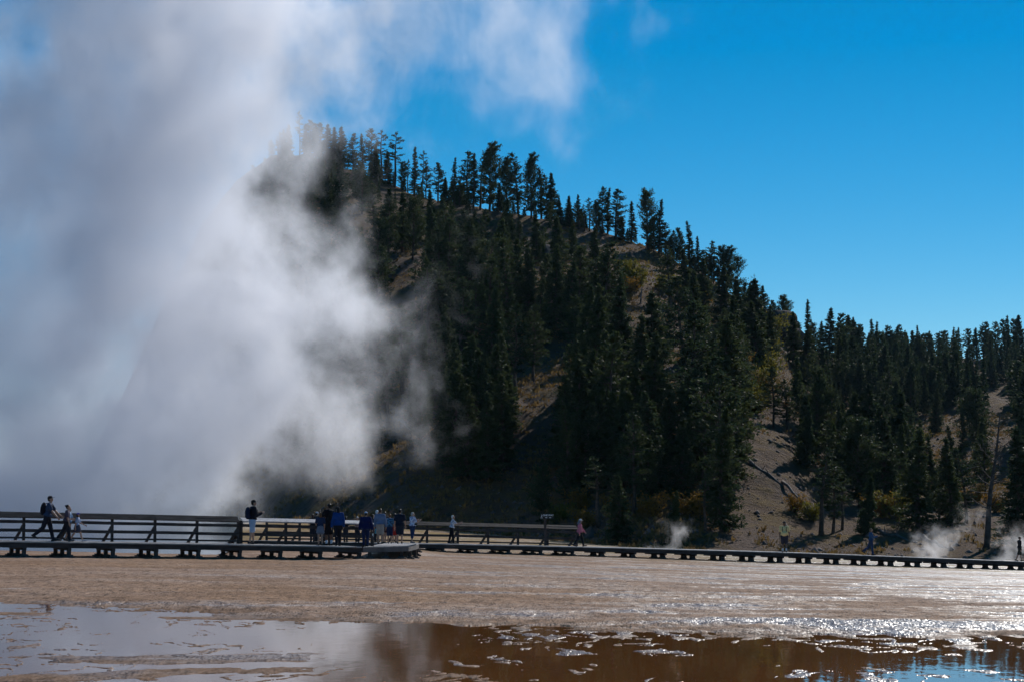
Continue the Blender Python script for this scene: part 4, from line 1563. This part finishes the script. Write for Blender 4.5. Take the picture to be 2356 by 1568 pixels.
def person(loc, H, face, label, group=None, skin=None, lleg=(0, 0), rleg=(0, 0), larm=(0, 8, 10), rarm=(0, 8, 10), lean=0, head=(0, 0), build=1.0,
           top=(.1, .1, .1), top_len=0.0, sleeve='short', bottom=(.03, .03, .04), legs='long', shoe=(.03, .03, .03), sock=None,
           hair=None, hair_len=0, bun=False, cap=None, pack=None, belly=0.0, skirt=False, holds=None, top_mat=None, widen=1.0, tail=None, scarf=None, bag=None):
    """face: heading in degrees, 0 = away from the camera, -90 = to the right, 180 = toward it.
    legs: (thigh forward, knee bend); arms: (forward, outward, elbow bend), degrees"""
    skin = skin or SKIN_L
    B = build
    hipz, kneez, ank = 0.525 * H, 0.285 * H, 0.045 * H
    Rl = Matrix.Rotation(-rad(lean), 3, 'X')
    def rx(a):            # rotate forward (+Y) by a
        return Matrix.Rotation(rad(a), 3, 'X')
    J = {}
    hip = Vector((0, 0, 0))
    thigh, shank = hipz - kneez, kneez - ank
    feet = []
    for s, k, (a, bnd) in ((-1, 'l', lleg), (1, 'r', rleg)):
        h = Vector((s * 0.052 * H * B ** 0.5, 0, 0))
        kn = h + rx(a) @ Vector((0, 0, -thigh))
        an = kn + rx(a - bnd) @ Vector((0, 0, -shank))
        J[k + 'hip'], J[k + 'knee'], J[k + 'ank'] = h, kn, an
        fa = max(-50, min(25, (a - bnd) * 0.55))
        J[k + 'toe'] = an + rx(fa) @ Vector((0, 0.098 * H, -0.025 * H))
        J[k + 'heel'] = an + rx(fa) @ Vector((0, -0.025 * H, -0.022 * H))
        feet.append(min(J[k + 'toe'].z, J[k + 'heel'].z) - 0.020 * H)
    lift = -min(feet)
    waist = Rl @ Vector((0, 0, 0.085 * H))
    chest = Rl @ Vector((0, 0, 0.205 * H))
    shz = Rl @ Vector((0, 0, 0.285 * H))
    neck = Rl @ Vector((0, 0.004 * H, 0.335 * H))
    Rh = Matrix.Rotation(rad(head[0]), 3, 'Z') @ Matrix.Rotation(-rad(head[1]), 3, 'X')
    headc = neck + Rl @ Vector((0, 0.012 * H, 0)) + Rh @ Vector((0, 0.006 * H, 0.072 * H))
    for s, k, (a, out, el) in ((-1, 'l', larm), (1, 'r', rarm)):
        sh = shz + Rl @ Vector((s * 0.105 * H * (0.6 + 0.4 * B), 0, 0.0))
        Ra = Matrix.Rotation(rad(a), 3, 'X') @ Matrix.Rotation(-s * rad(out), 3, 'Y')
        elb = sh + Ra @ Vector((0, 0, -0.172 * H))
        Rf = Matrix.Rotation(rad(a + el), 3, 'X') @ Matrix.Rotation(-s * rad(out * (0.4 if el < 60 else -1.6)), 3, 'Y')
        wr = elb + Rf @ Vector((0, 0, -0.150 * H))
        J[k + 'sh'], J[k + 'elb'], J[k + 'wr'], J[k + 'Rf'] = sh, elb, wr, Rf
    L = Vector((0, 0, lift))
    def w(p):
        return p + L
    h_ = H
    # ---- body: one skin
    mb = MB()
    for k in 'lr':
        capsule(mb, w(J[k + 'hip']), w(J[k + 'knee']), .050 * h_ * B, .033 * h_)
        capsule(mb, w(J[k + 'knee']), w(J[k + 'ank']), .033 * h_, .020 * h_)
        calf = J[k + 'knee'].lerp(J[k + 'ank'], 0.32)
        mb.ball(w(calf) + Vector((0, -.008 * h_, 0)), (.031 * h_, .033 * h_, .065 * h_), 9, 7)
        capsule(mb, w(J[k + 'heel']), w(J[k + 'toe']), .019 * h_, .015 * h_, 8)
        capsule(mb, w(J[k + 'ank']), w(J[k + 'heel']), .019 * h_, .018 * h_, 8)
        capsule(mb, w(J[k + 'sh']), w(J[k + 'elb']), .031 * h_, .024 * h_)
        capsule(mb, w(J[k + 'elb']), w(J[k + 'wr']), .024 * h_, .016 * h_)
        # hand: palm, four unequal curled fingers, thumb from the palm's side
        Rf = J[k + 'Rf']
        s = -1 if k == 'l' else 1
        wr = w(J[k + 'wr'])
        pc = wr + Rf @ Vector((0, 0.002 * h_, -.028 * h_))
        mb.ball(pc, (.012 * h_, .022 * h_, .030 * h_), 9, 6, Rf)
        for i, (oy, ln) in enumerate(((0.016, .040), (0.006, .045), (-0.005, .041), (-0.015, .033))):
            a0 = wr + Rf @ Vector((0, oy * h_, -.050 * h_))
            a1 = a0 + Rf @ Vector((-s * .006 * h_, oy * .2 * h_, -ln * .5 * h_))
            a2 = a1 + Rf @ Vector((-s * .014 * h_, 0, -ln * .42 * h_))
            mb.tube([a0, a1, a2], [.0062 * h_, .0056 * h_, .0046 * h_], 6)
        t0 = wr + Rf @ Vector((-s * .004 * h_, .018 * h_, -.020 * h_))
        t1 = t0 + Rf @ Vector((-s * .008 * h_, .016 * h_, -.016 * h_))
        t2 = t1 + Rf @ Vector((-s * .008 * h_, .004 * h_, -.018 * h_))
        mb.tube([t0, t1, t2], [.0072 * h_, .0064 * h_, .0050 * h_], 6)
    mb.ball(w(Vector((0, -.004 * h_, .02 * h_))), (.090 * h_ * B, .062 * h_ * B, .070 * h_), 12, 8)
    mb.ball(w(waist) + Vector((0, belly * .05 * h_, 0)), (.078 * h_ * B, (.055 + .03 * belly) * h_ * B, .085 * h_), 12, 8, Rl)
    mb.ball(w(chest), (.090 * h_ * B, .060 * h_ * B, .105 * h_), 12, 8, Rl)
    capsule(mb, w(J['lsh']), w(J['rsh']), .034 * h_, .034 * h_)
    capsule(mb, w(shz), w(neck) + Vector((0, .008 * h_, .02 * h_)), .040 * h_, .029 * h_)
    def hp(x, y, z):
        return w(headc) + Rh @ Vector((x * h_, y * h_, z * h_))
    mb.ball(hp(0, -.004, .010), (.042 * h_, .052 * h_, .052 * h_), 14, 10, Rh)       # skull
    mb.ball(hp(0, .012, -.030), (.033 * h_, .036 * h_, .036 * h_), 12, 8, Rh)       # jaw
    mb.ball(hp(0, .052, -.012), (.008 * h_, .012 * h_, .013 * h_), 8, 6, Rh)        # nose
    mb.ball(hp(0, .045, -.040), (.013 * h_, .006 * h_, .006 * h_), 8, 6, Rh)        # mouth
    for s in (-1, 1):
        mb.ball(hp(s * .043, -.004, -.008), (.006 * h_, .011 * h_, .017 * h_), 8, 6, Rh)
        mb.ball(hp(s * .017, .043, .004), (.009 * h_, .006 * h_, .006 * h_), 8, 6, Rh)
    root = empty('person', loc, rad(face))
    obj('body', remeshed(mb, 'body', skin, 0.0068 * h_), root)
    ey = MB()
    for s in (-1, 1):
        ey.ball(hp(s * .017, .0475, .004), (.0055 * h_, .004 * h_, .004 * h_), 8, 6, Rh)
    ey.build('eyes', cloth((.02, .015, .012)), root)
    # ---- bottoms
    g = .008 * h_
    mb = MB()
    tb = 1.0
    for k in 'lr':
        h0, k0, a0 = w(J[k + 'hip']), w(J[k + 'knee']), w(J[k + 'ank'])
        if legs == 'long':
            capsule(mb, h0, k0, .053 * h_ * B + g, .040 * h_ + g)
            capsule(mb, k0, a0.lerp(k0, 0.06), .039 * h_ + g, .030 * h_ + g)
        elif legs == 'crop':
            capsule(mb, h0, k0, .053 * h_ * B + g, .042 * h_ + g)
            capsule(mb, k0, k0.lerp(a0, 0.45), .040 * h_ + g, .036 * h_ + g)
        elif legs == 'knee':
            capsule(mb, h0, h0.lerp(k0, 0.92), .056 * h_ * B + g, .050 * h_ + g)
        else:
            capsule(mb, h0, h0.lerp(k0, 0.60), .056 * h_ * B + g, .053 * h_ + g)
    mb.ball(w(Vector((0, -.004 * h_, .022 * h_))), (.094 * h_ * B + g, .066 * h_ * B + g, .070 * h_), 12, 8)
    mb.ball(w(waist * 0.75), (.082 * h_ * B + g, .058 * h_ * B + g, .06 * h_), 12, 8, Rl)
    if skirt:
        mb.tube([w(Vector((0, 0, .09 * h_))), w(Vector((0, 0, 0))), w(Vector((0, 0, -.15 * h_)))], [.08 * h_, .11 * h_, .135 * h_], 16)
    obj('trousers' if legs in ('long', 'crop') else ('skirt' if skirt else 'shorts'), remeshed(mb, 'trousers', cloth(bottom), 0.011 * h_, 2), root)
    # ---- top
    mb = MB()
    g = .012 * h_ * widen
    mb.ball(w(chest), (.095 * h_ * B + g, .064 * h_ * B + g, .108 * h_), 12, 8, Rl)
    mb.ball(w(waist) + Vector((0, belly * .055 * h_, 0)), (.084 * h_ * B + g, (.06 + .035 * belly) * h_ * B + g, .095 * h_), 12, 8, Rl)
    lo = Vector((0, belly * .03 * h_, (.030 - top_len) * h_))
    mb.tube([w(waist), w(lo)], [.082 * h_ * B + g, .090 * h_ * B + g], 14)
    mb.tube([w(waist) + Vector((.03 * h_ * B, 0, 0)), w(lo) + Vector((.03 * h_ * B, 0, 0))], [.062 * h_ * B + g, .068 * h_ * B + g], 12)
    mb.tube([w(waist) - Vector((.03 * h_ * B, 0, 0)), w(lo) - Vector((.03 * h_ * B, 0, 0))], [.062 * h_ * B + g, .068 * h_ * B + g], 12)
    capsule(mb, w(J['lsh']), w(J['rsh']), .038 * h_ + g * .6, .038 * h_ + g * .6)
    capsule(mb, w(shz), w(shz.lerp(neck, 0.55)), .046 * h_, .036 * h_)
    for k in 'lr':
        s0, e0, w0 = w(J[k + 'sh']), w(J[k + 'elb']), w(J[k + 'wr'])
        if sleeve == 'long':
            capsule(mb, s0, e0, .036 * h_ + g * .6, .031 * h_ + g * .6)
            capsule(mb, e0, e0.lerp(w0, 0.95), .030 * h_ + g * .6, .024 * h_ + g * .6)
        elif sleeve == 'short':
            capsule(mb, s0, s0.lerp(e0, 0.70), .037 * h_ + g * .6, .036 * h_ + g * .6)
    obj('jacket' if sleeve == 'long' else 'shirt', remeshed(mb, 'shirt', top_mat or cloth(top), 0.010 * h_, 2), root)
    # ---- shoes and socks
    for k in 'lr':
        sh = MB()
        capsule(sh, w(J[k + 'heel']) + Vector((0, 0, .004 * h_)), w(J[k + 'toe']) + Vector((0, .004 * h_, .002 * h_)), .026 * h_, .021 * h_, 9)
        capsule(sh, w(J[k + 'ank']) + Vector((0, 0, -.012 * h_)), w(J[k + 'heel']), .025 * h_, .025 * h_, 9)
        so = obj('shoe', remeshed(sh, 'shoe', cloth(shoe), 0.008 * h_, 1), root)
        if sock:
            sk = MB()
            capsule(sk, w(J[k + 'ank']), w(J[k + 'ank'].lerp(J[k + 'knee'], 0.28)), .024 * h_, .029 * h_, 9)
            sk.build('sock', cloth(sock), root, None, True)
    # ---- hair
    if hair is not None:
        mb = MB()
        mb.ball(hp(0, -.012, .020), (.047 * h_, .053 * h_, .050 * h_), 14, 10, Rh)
        mb.ball(hp(0, -.030, -.006), (.044 * h_, .034 * h_, .042 * h_), 12, 8, Rh)
        if hair_len:
            mb.ball(hp(0, -.034, -.03 - .35 * hair_len * .1), (.046 * h_, .028 * h_, (.035 + .05 * hair_len) * h_), 12, 8, Rh)
        if bun:
            mb.ball(hp(0, -.068, .046), .022 * h_, 10, 7)
        if tail:
            mb.tube([hp(0, -.055, .02), hp(0, -.085, -.01), hp(0, -.075, -.09)], [.018 * h_, .020 * h_, .008 * h_], 8)
        obj('hair', remeshed(mb, 'hair', hair_m(hair), 0.009 * h_, 1), root)
    if cap is not None:
        mb = MB()
        n = 14
        mb.ball(hp(0, -.006, .030), (.050 * h_, .058 * h_, .044 * h_), 14, 9, Rh)
        hat = obj('cap', remeshed(mb, 'cap', cloth(cap), 0.009 * h_, 1), root)
        br = MB()
        vs = []
        for sz in (0, -0.005):
            for i in range(9):
                a = -1.1 + 2.2 * i / 8
                vs.append(hp(math.sin(a) * .047, .030 + math.cos(a) * .018, .030 + sz))
            for i in range(9):
                a = -0.9 + 1.8 * i / 8
                vs.append(hp(math.sin(a) * .046, .045 + math.cos(a) * .052, .022 + sz))
        fs = []
        for i in range(8):
            fs += [(i, i + 1, 10 + i, 9 + i), (18 + i, 27 + i, 28 + i, 19 + i), (9 + i, 10 + i, 28 + i, 27 + i), (i + 1, i, 18 + i, 19 + i)]
        br.add(vs, fs)
        br.build('brim', cloth(cap), hat)
    if scarf is not None:
        mb = MB()
        mb.tube([hp(0, -.03, .01), hp(0, -.05, -.05), w(shz) + Vector((0, -.05 * h_, -.01 * h_))], [.046 * h_, .050 * h_, .055 * h_], 12)
        mb.ball(hp(0, -.012, .005), (.050 * h_, .050 * h_, .045 * h_), 12, 8, Rh)
        obj('neck_flap', remeshed(mb, 'neck_flap', cloth(scarf), 0.010 * h_, 1), root)
    if pack is not None:
        mb = MB()
        c = w(chest) + Rl @ Vector((0, -.125 * h_, -.03 * h_))
        mb.ball(c, (.088 * h_, .060 * h_, .140 * h_), 14, 10, Rl)
        mb.ball(c + Rl @ Vector((0, .01 * h_, -.06 * h_)), (.084 * h_, .066 * h_, .085 * h_), 14, 10, Rl)
        pk = obj('backpack', remeshed(mb, 'backpack', cloth(pack), 0.011 * h_, 1), root)
        for s in (-1, 1):
            st = MB()
            y = .085 * h_ * B
            pts = [(s * .055, -.08, .29), (s * .06, 0.0, .325), (s * .062, .074 * B + .004, .25), (s * .066, .083 * B + .006 * belly, .15), (s * .075, .02, .08), (s * .06, -.08, .09)]
            st.tube([w(Rl @ Vector((a * h_, b * h_, c_ * h_))) for a, b, c_ in pts], [.009 * h_] * len(pts), 6)
            st.build('strap', cloth(pack), pk)
    tag(root, label, 'person', group)
    return root, J, L

def hand_world(root, J, L, k, H):
    p = J[k + 'wr'] + J[k + 'Rf'] @ Vector((0, 0, -.045 * H)) + L
    return Matrix.Rotation(root.rotation_euler.z, 3, 'Z') @ p + root.location

def on(w, xd, off):
    return w.at_px(xd, off)
def hgt(p, y_top):
    return at(1178, y_top, p.y).z - p.z
def on_landing(xd, Y):
    x = (xd - 1178) / F_PX * Y
    a = WA.z(xa1)
    return Vector((x, Y, a + 0.0))

CROWD = 'people standing on the landing'
# --- the family walking on the left boardwalk
p = on(WA, 113, 0.9)
person(p, hgt(p, 1137), -90, 'man in dark cap, navy shirt and bulging backpack walking at the far left', lleg=(16, 4), rleg=(-20, 32), larm=(34, 6, 14), rarm=(30, 6, 12), lean=10, head=(0, -14),
       top=(.035, .06, .12), bottom=(.018, .018, .028), cap=(.03, .022, .026), hair=(.02, .014, .01), pack=(.012, .012, .02), build=1.06)
p = on(WA, 157, 0.75)
person(p, hgt(p, 1158), -90, 'woman with hair in a bun, dull purple shirt and dark leggings following the man', lleg=(-24, 14), rleg=(16, 6), larm=(-4, 4, 8), rarm=(10, 4, 10), lean=5, head=(0, -8),
       top=(.075, .065, .10), bottom=(.02, .018, .025), hair=(.035, .02, .014), bun=True, shoe=(.12, .11, .12))
p = on(WA, 162, 1.55)
person(p, 1.36, -95, 'person in a light blue shirt mostly hidden beyond the woman with the bun', lleg=(-10, 8), rleg=(12, 4), larm=(28, 6, 50), rarm=(26, 6, 48), top=(.16, .28, .46), bottom=(.05, .05, .06), legs='knee', hair=(.03, .02, .015), hair_len=1)
p = on(WA, 182, 0.9)
person(p, hgt(p, 1176), -90, 'girl in blue sun hat, pale shirt and dark skirt striding ahead of the family', lleg=(26, 8), rleg=(-24, 10), larm=(24, 8, 40), rarm=(-14, 6, 10), lean=3, head=(0, -10),
       top=(.36, .44, .62), bottom=(.06, .06, .09), legs='short', skirt=True, cap=(.09, .09, .42), hair=(.02, .015, .012), hair_len=1.4, shoe=(.45, .45, .5), build=.85)
# --- man in pale shorts
p = on(WA, 583, 1.1)
person(p, hgt(p, 1149), -62, 'man in pale blue shorts, black jacket and cap standing alone by the bright rail', lleg=(9, 6), rleg=(-8, 4), larm=(8, 8, 105), rarm=(12, 8, 100), lean=3, head=(-10, -6),
       top=(.012, .012, .02), sleeve='long', bottom=(.36, .45, .60), legs='knee', cap=(.014, .013, .016), hair=(.02, .015, .012), pack=(.012, .018, .045), build=1.08, shoe=(.014, .014, .018))
# --- crowd on the landing
p = on(WA, 739, 0.85)
person(p, hgt(p, 1178), 12, 'girl with curly sandy hair, navy top and grey jumper tied round the waist', CROWD, lleg=(4, 2), rleg=(-6, 6), larm=(30, 10, 110), rarm=(6, 8, 20), top=(.02, .035, .085), bottom=(.18, .19, .24), legs='short', skirt=True,
       hair=(.16, .075, .03), hair_len=.4, build=.9, sleeve='short')
p = on(WA, 758, 1.05)
person(p, hgt(p, 1157), 40, 'tall young man in black with white socks and backpack straps', CROWD, lleg=(3, 3), rleg=(-4, 3), larm=(40, 6, 95), rarm=(20, 6, 60), head=(25, -10), top=(.014, .012, .016), bottom=(.012, .012, .016), legs='knee', sock=(.55, .68, .85), hair=(.016, .012, .01), skin=SKIN_D, pack=(.012, .012, .014), top_len=.06)
p = on(WA, 779, 0.75)
person(p, hgt(p, 1164), 18, 'woman in bright blue jacket and black trousers with her back turned', CROWD, lleg=(-12, 8), rleg=(6, 4), larm=(-4, 12, 12), rarm=(6, 14, 14), head=(20, 0), top=(.008, .05, .21), sleeve='long', bottom=(.012, .012, .02), hair=(.014, .01, .01), hair_len=1.2, cap=(.012, .012, .014), build=1.12, widen=1.6, top_len=.03)
p = on(WA, 843, 0.55)
person(p, hgt(p, 1176), 0, 'stout woman in navy jacket, navy trousers and white cap seen from behind', CROWD, lleg=(0, 2), rleg=(-2, 2), larm=(2, 16, 10), rarm=(0, 18, 12), top=(.008, .014, .075), sleeve='long', bottom=(.012, .022, .07), cap=(.55, .62, .78), hair=(.03, .025, .025), build=1.25, widen=2.0, top_len=.05)
p = on_landing(876, 88.3)
person(p, hgt(p, 1169), -4, 'person with short brown hair, grey blue jacket and beige shorts', CROWD, lleg=(2, 2), rleg=(-2, 2), larm=(0, 12, 12), rarm=(2, 14, 10), top=(.15, .20, .31), sleeve='long', bottom=(.46, .36, .30), legs='knee', hair=(.10, .045, .02), build=1.1, widen=1.4, shoe=(.03, .025, .03))
p = on_landing(886, 89.2)
person(p, hgt(p, 1176), -20, 'person in red and black shorts hidden behind the grey blue jacket', CROWD, lleg=(6, 4), rleg=(-6, 6), top=(.02, .02, .03), bottom=(.05, .015, .02), legs='short', hair=(.03, .02, .015), skin=SKIN_L)
p = on_landing(898, 88.8)
person(p, hgt(p, 1181), 6, 'boy with reddish hair and blue patterned shirt in navy shorts', CROWD, lleg=(4, 3), rleg=(-4, 4), larm=(4, 8, 12), rarm=(2, 12, 10), top_mat=patterned((.05, .20, .36), (.015, .06, .13)), bottom=(.015, .028, .08), legs='knee', hair=(.22, .075, .025), build=.95)
p = on_landing(921, 88.6)
person(p, hgt(p, 1170), -6, 'broad man in black T shirt and long dark shorts seen from behind', CROWD, lleg=(-4, 4), rleg=(4, 4), larm=(2, 12, 14), rarm=(2, 12, 14), top=(.012, .018, .035), bottom=(.02, .026, .042), legs='knee', hair=(.018, .012, .01), build=1.18, widen=1.3, top_len=.04)
p = on_landing(909, 90.3)
person(p, 1.32, -10, 'child in red shorts half hidden left of the broad man', CROWD, top=(.03, .03, .04), bottom=(.36, .03, .025), legs='knee', hair=(.03, .02, .015), build=.9)
# --- people behind the bright rail
BACK = 'people behind the bright capped rail'
for xd, yt, off, fc, lab, kw in (
    (721, 1181, 0.5, 20, 'long haired woman in black behind the bright rail at its left group', dict(top=(.014, .012, .014), hair=(.06, .032, .02), hair_len=1.5)),
    (730, 1176, 1.0, -50, 'person with white cap just behind the long haired woman in black', dict(top=(.02, .018, .02), cap=(.62, .66, .75), hair=(.03, .02, .015), larm=(60, 6, 60))),
    (744, 1183, 0.7, 60, 'person in white cap partly hidden behind the tall young man', dict(top=(.03, .02, .02), cap=(.55, .60, .70), hair=(.03, .02, .015))),
    (797, 1187, 0.6, -20, 'dark haired person in black behind the rail right of the blue jacket', dict(top=(.012, .012, .016), hair=(.012, .01, .01), hair_len=1.0, build=1.05)),
    (824, 1186, 0.3, 176, 'white haired man leaning on the bright rail facing the viewer', dict(top=(.30, .20, .20), hair=(.70, .70, .70), larm=(38, 20, 70), rarm=(38, 20, 70), lean=14, head=(0, -12))),
    (858, 1182, 0.6, -60, 'ponytailed woman behind the navy jacket woman', dict(top=(.04, .05, .08), hair=(.05, .026, .015), hair_len=1.0, tail=True)),
    (868, 1172, 1.2, -30, 'white haired person behind the grey blue jacket', dict(top=(.22, .24, .30), hair=(.68, .68, .70), sleeve='long')),
):
    p = on(WB, xd, off)
    person(p, max(1.25, hgt(p, yt)), fc, lab, BACK, **kw)
# --- people on the far boardwalk
FARG = 'people spread along the far boardwalk'
p = on(WB, 950, 0.7)
r1 = person(p, hgt(p, 1177), -58, 'grey haired woman in white and blue patterned blouse at the landing end', FARG, lleg=(3, 3), rleg=(-5, 5), larm=(28, 6, 88), rarm=(26, 6, 90), head=(-25, -8), top_mat=patterned((.62, .66, .80), (.16, .22, .42)), bottom=(.015, .035, .10), legs='crop', hair=(.45, .42, .40), build=1.15, widen=1.5, shoe=(.12, .12, .14))
p = on(WB, 1040, 1.0)
person(p, hgt(p, 1183), -86, 'white haired woman in pale blouse and black trousers leaning at the far railing', FARG, lleg=(-10, 4), rleg=(8, 2), larm=(44, 6, 62), rarm=(40, 6, 60), lean=8, head=(-5, -18), top_mat=patterned((.66, .68, .74), (.28, .32, .44)), bottom=(.010, .010, .013), hair=(.72, .70, .66), build=1.0)
p = on(WB, 1333, 0.6)
person(p, hgt(p, 1191), -88, 'woman in pink jacket, white cap and black leggings walking past the railing end', FARG, lleg=(22, 10), rleg=(-18, 14), larm=(24, 6, 18), rarm=(-10, 4, 12), lean=2, top=(.55, .17, .24), sleeve='long', bottom=(.012, .012, .016), cap=(.75, .75, .75), scarf=(.22, .22, .27), build=1.02, widen=1.5, shoe=(.10, .045, .035), top_len=.03)
p = on(WB, 1802, 0.7)
person(p, hgt(p, 1198), 172, 'heavy man in yellow T shirt, dark shorts and black cap standing facing the viewer', FARG, lleg=(3, 2), rleg=(2, 2), larm=(4, 12, 16), rarm=(2, 10, 14), head=(-28, 0), top=(.95, .66, .30), bottom=(.045, .04, .055), legs='knee', skin=SKIN_D, sock=(.75, .75, .78), shoe=(.016, .015, .016), cap=(.016, .015, .016), hair=(.014, .012, .01), pack=(.012, .012, .012), build=1.26, belly=.8, widen=1.3, top_len=.01)
p = on(WB, 2000, 0.8)
person(p, hgt(p, 1213), -90, 'woman in dark blue jacket and jeans walking right on the low boardwalk', FARG, lleg=(-22, 34), rleg=(8, 4), larm=(28, 6, 78), rarm=(26, 6, 80), head=(0, -6), top=(.03, .085, .19), sleeve='long', bottom=(.03, .05, .11), hair=(.22, .15, .09), hair_len=.5, build=1.05)
p = on(WB, 2340, 0.8)
person(p, hgt(p, 1232), -80, 'boy in dark hoodie and shorts walking at the far right end', FARG, lleg=(16, 8), rleg=(-18, 10), larm=(14, 6, 14), rarm=(-6, 6, 12), top=(.022, .018, .02), sleeve='long', bottom=(.045, .04, .03), legs='knee', hair=(.06, .035, .02), build=.98, shoe=(.016, .014, .014))
# --- bottle carried by the person in the grey blue jacket
p = on_landing(865.5, 88.0)
mb = MB()
mb.tube([(0, 0, 0), (0, 0, .02), (0, 0, .20), (0, 0, .23)], [.034, .038, .038, .018], 12)
bt = mb.build('water_bottle', cloth((.08, .30, .36), 0.3), None, (p.x, p.y, p.z + .46), True)
mb = MB()
mb.tube([(0, 0, .228), (0, 0, .262)], [.02, .02], 10)
mb.build('lid', cloth((.02, .02, .022)), bt)
tag(bt, 'teal water bottle hanging from the hand of the grey blue jacket person', 'bottle')
# camera in the hands of the blouse woman
p = on(WB, 957.5, 0.45)
mb = MB()
mb.box((0, 0, 0), 0.13, 0.06, 0.085, rad(-40))
cm = mb.build('camera_body', cloth((.012, .012, .013), 0.4), None, (p.x, p.y, p.z + 0.98))
cm.name = 'photo_camera'
mb = MB()
mb.tube([(0, .02, 0), (.05, .06, 0)], [.035, .032], 12)
mb.build('lens', cloth((.01, .01, .01), 0.3), cm)
tag(cm, 'small black camera held by the woman in the patterned blouse', 'camera')

# ------------------------------------------------------------------ small puffs of steam at the hill foot
def puff(label, xd, yd_base, yd_top, width_px, Y, density, seed, drift=0.0):
    p = at(xd, yd_base, Y)
    q = at(xd, yd_top, Y)
    w_ = width_px / F_PX * Y
    h = q.z - p.z
    m, nt = new_mat('puff of steam')
    b = NB(nt)
    tc = b.n('ShaderNodeTexCoord')
    s = b.n('ShaderNodeSeparateXYZ')
    nt.links.new(tc.outputs['Object'], s.inputs[0])
    x, y, z = s.outputs
    xx = b.math('SUBTRACT', x, b.math('MULTIPLY', z, drift))
    t = b.math('DIVIDE', z, h)
    rad_ = b.math('ADD', b.math('MULTIPLY', t, w_ * 0.25), w_ * 0.30)
    rx_ = b.math('DIVIDE', xx, rad_)
    ry_ = b.math('DIVIDE', y, b.math('MULTIPLY', rad_, 0.8))
    rr_ = b.math('ADD', b.math('MULTIPLY', rx_, rx_), b.math('MULTIPLY', ry_, ry_))
    core = b.math('SUBTRACT', 0.75, b.math('MULTIPLY', rr_, 1.0))
    core = b.math('SUBTRACT', core, b.math('MULTIPLY', t, 0.55))
    mp = b.n('ShaderNodeMapping')
    nt.links.new(tc.outputs['Object'], mp.inputs['Vector'])
    mp.inputs['Location'].default_value = (seed * 3.1, seed, 0)
    mp.inputs['Scale'].default_value = (1, 0.6, 0.85)
    n1 = b.noise(mp.outputs[0], 4.5 / w_, 5, 0.6, 0.4)
    d = b.mapr(b.math('ADD', core, b.math('MULTIPLY', b.math('SUBTRACT', n1, 0.5), 5.5)), 0.1, 1.6)
    d = b.math('MULTIPLY', d, b.mapr(t, 1.0, 0.45, 0, 1, True))
    d = b.math('MULTIPLY', d, b.mapr(rr_, 1.0, 0.35, 0, 1, True))
    d = b.math('MULTIPLY', d, density)
    pv = b.n('ShaderNodeVolumePrincipled')
    pv.inputs['Color'].default_value = (0.95, 0.96, 1, 1)
    pv.inputs['Anisotropy'].default_value = 0.5
    b.set(pv.inputs['Density'], d)
    o = b.n('ShaderNodeOutputMaterial')
    nt.links.new(pv.outputs[0], o.inputs['Volume'])
    m.cycles.volume_step_rate = 0.6
    dx = drift * h
    hull = loft_hull('steam', [(0, -w_ * .45, w_ * .45, -w_ * .4, w_ * .4), (h * .5, -w_ * .55 + dx * .5, w_ * .55 + dx * .5, -w_ * .5, w_ * .5), (h, -w_ * .62 + dx, w_ * .62 + dx, -w_ * .55, w_ * .55)], m)
    hull.location = (p.x, p.y, p.z)
    tag(hull, label, 'steam', kind='stuff')

puff('wisp of steam at the hill foot below the small fir', 1525, 1262, 1185, 190, 132, 0.35, 2, 0.4)
puff('white puff of steam behind the walk between the woman in blue and the boy', 2135, 1292, 1195, 170, 134, 0.65, 5, 0.35)
puff('white puff of steam behind the boy at the right edge', 2322, 1296, 1190, 170, 136, 0.55, 9, 0.3)
puff('thin steam in front of the leaning dead pine', 2225, 1222, 1150, 120, 150, 0.25, 13, 0.2)

# ------------------------------------------------------------------ drifting steam high up
DEDGE = [(1570, -200), (1580, 40), (1575, 130), (1560, 240), (1470, 340), (1300, 440)]
DLEDGE = [(800, -200), (820, 60), (850, 160), (880, 260), (1000, 330), (1100, 420)]
hi = loft_hull('steam', [(24.0, -13, 10, 132, 156), (32, -13, 14, 130, 158), (46, -13, 16, 130, 158)],
               steam_mat('drifting steam', 0.045, DEDGE, DLEDGE, 0, 12.0, 6.0, 8.0, 0.23, yc=144.0, step=0.4, bias=-1.0))
tag(hi, 'thin torn veil of steam drifting across the blue sky', 'steam', kind='stuff')

# ------------------------------------------------------------------ air
mb = MB()
mb.box((0, 0, 60), 5200, 5200, 132)
m_, nt_ = new_mat('air')
pv_ = nt_.nodes.new('ShaderNodeVolumePrincipled')
pv_.inputs['Color'].default_value = (0.45, 0.72, 1.0, 1)
pv_.inputs['Density'].default_value = 0.00003
pv_.inputs['Anisotropy'].default_value = 0.2
ot_ = nt_.nodes.new('ShaderNodeOutputMaterial')
nt_.links.new(pv_.outputs[0], ot_.inputs['Volume'])
tag(mb.build('haze', m_), 'thin blue air between the boardwalks and the far ridge', 'haze', kind='stuff')
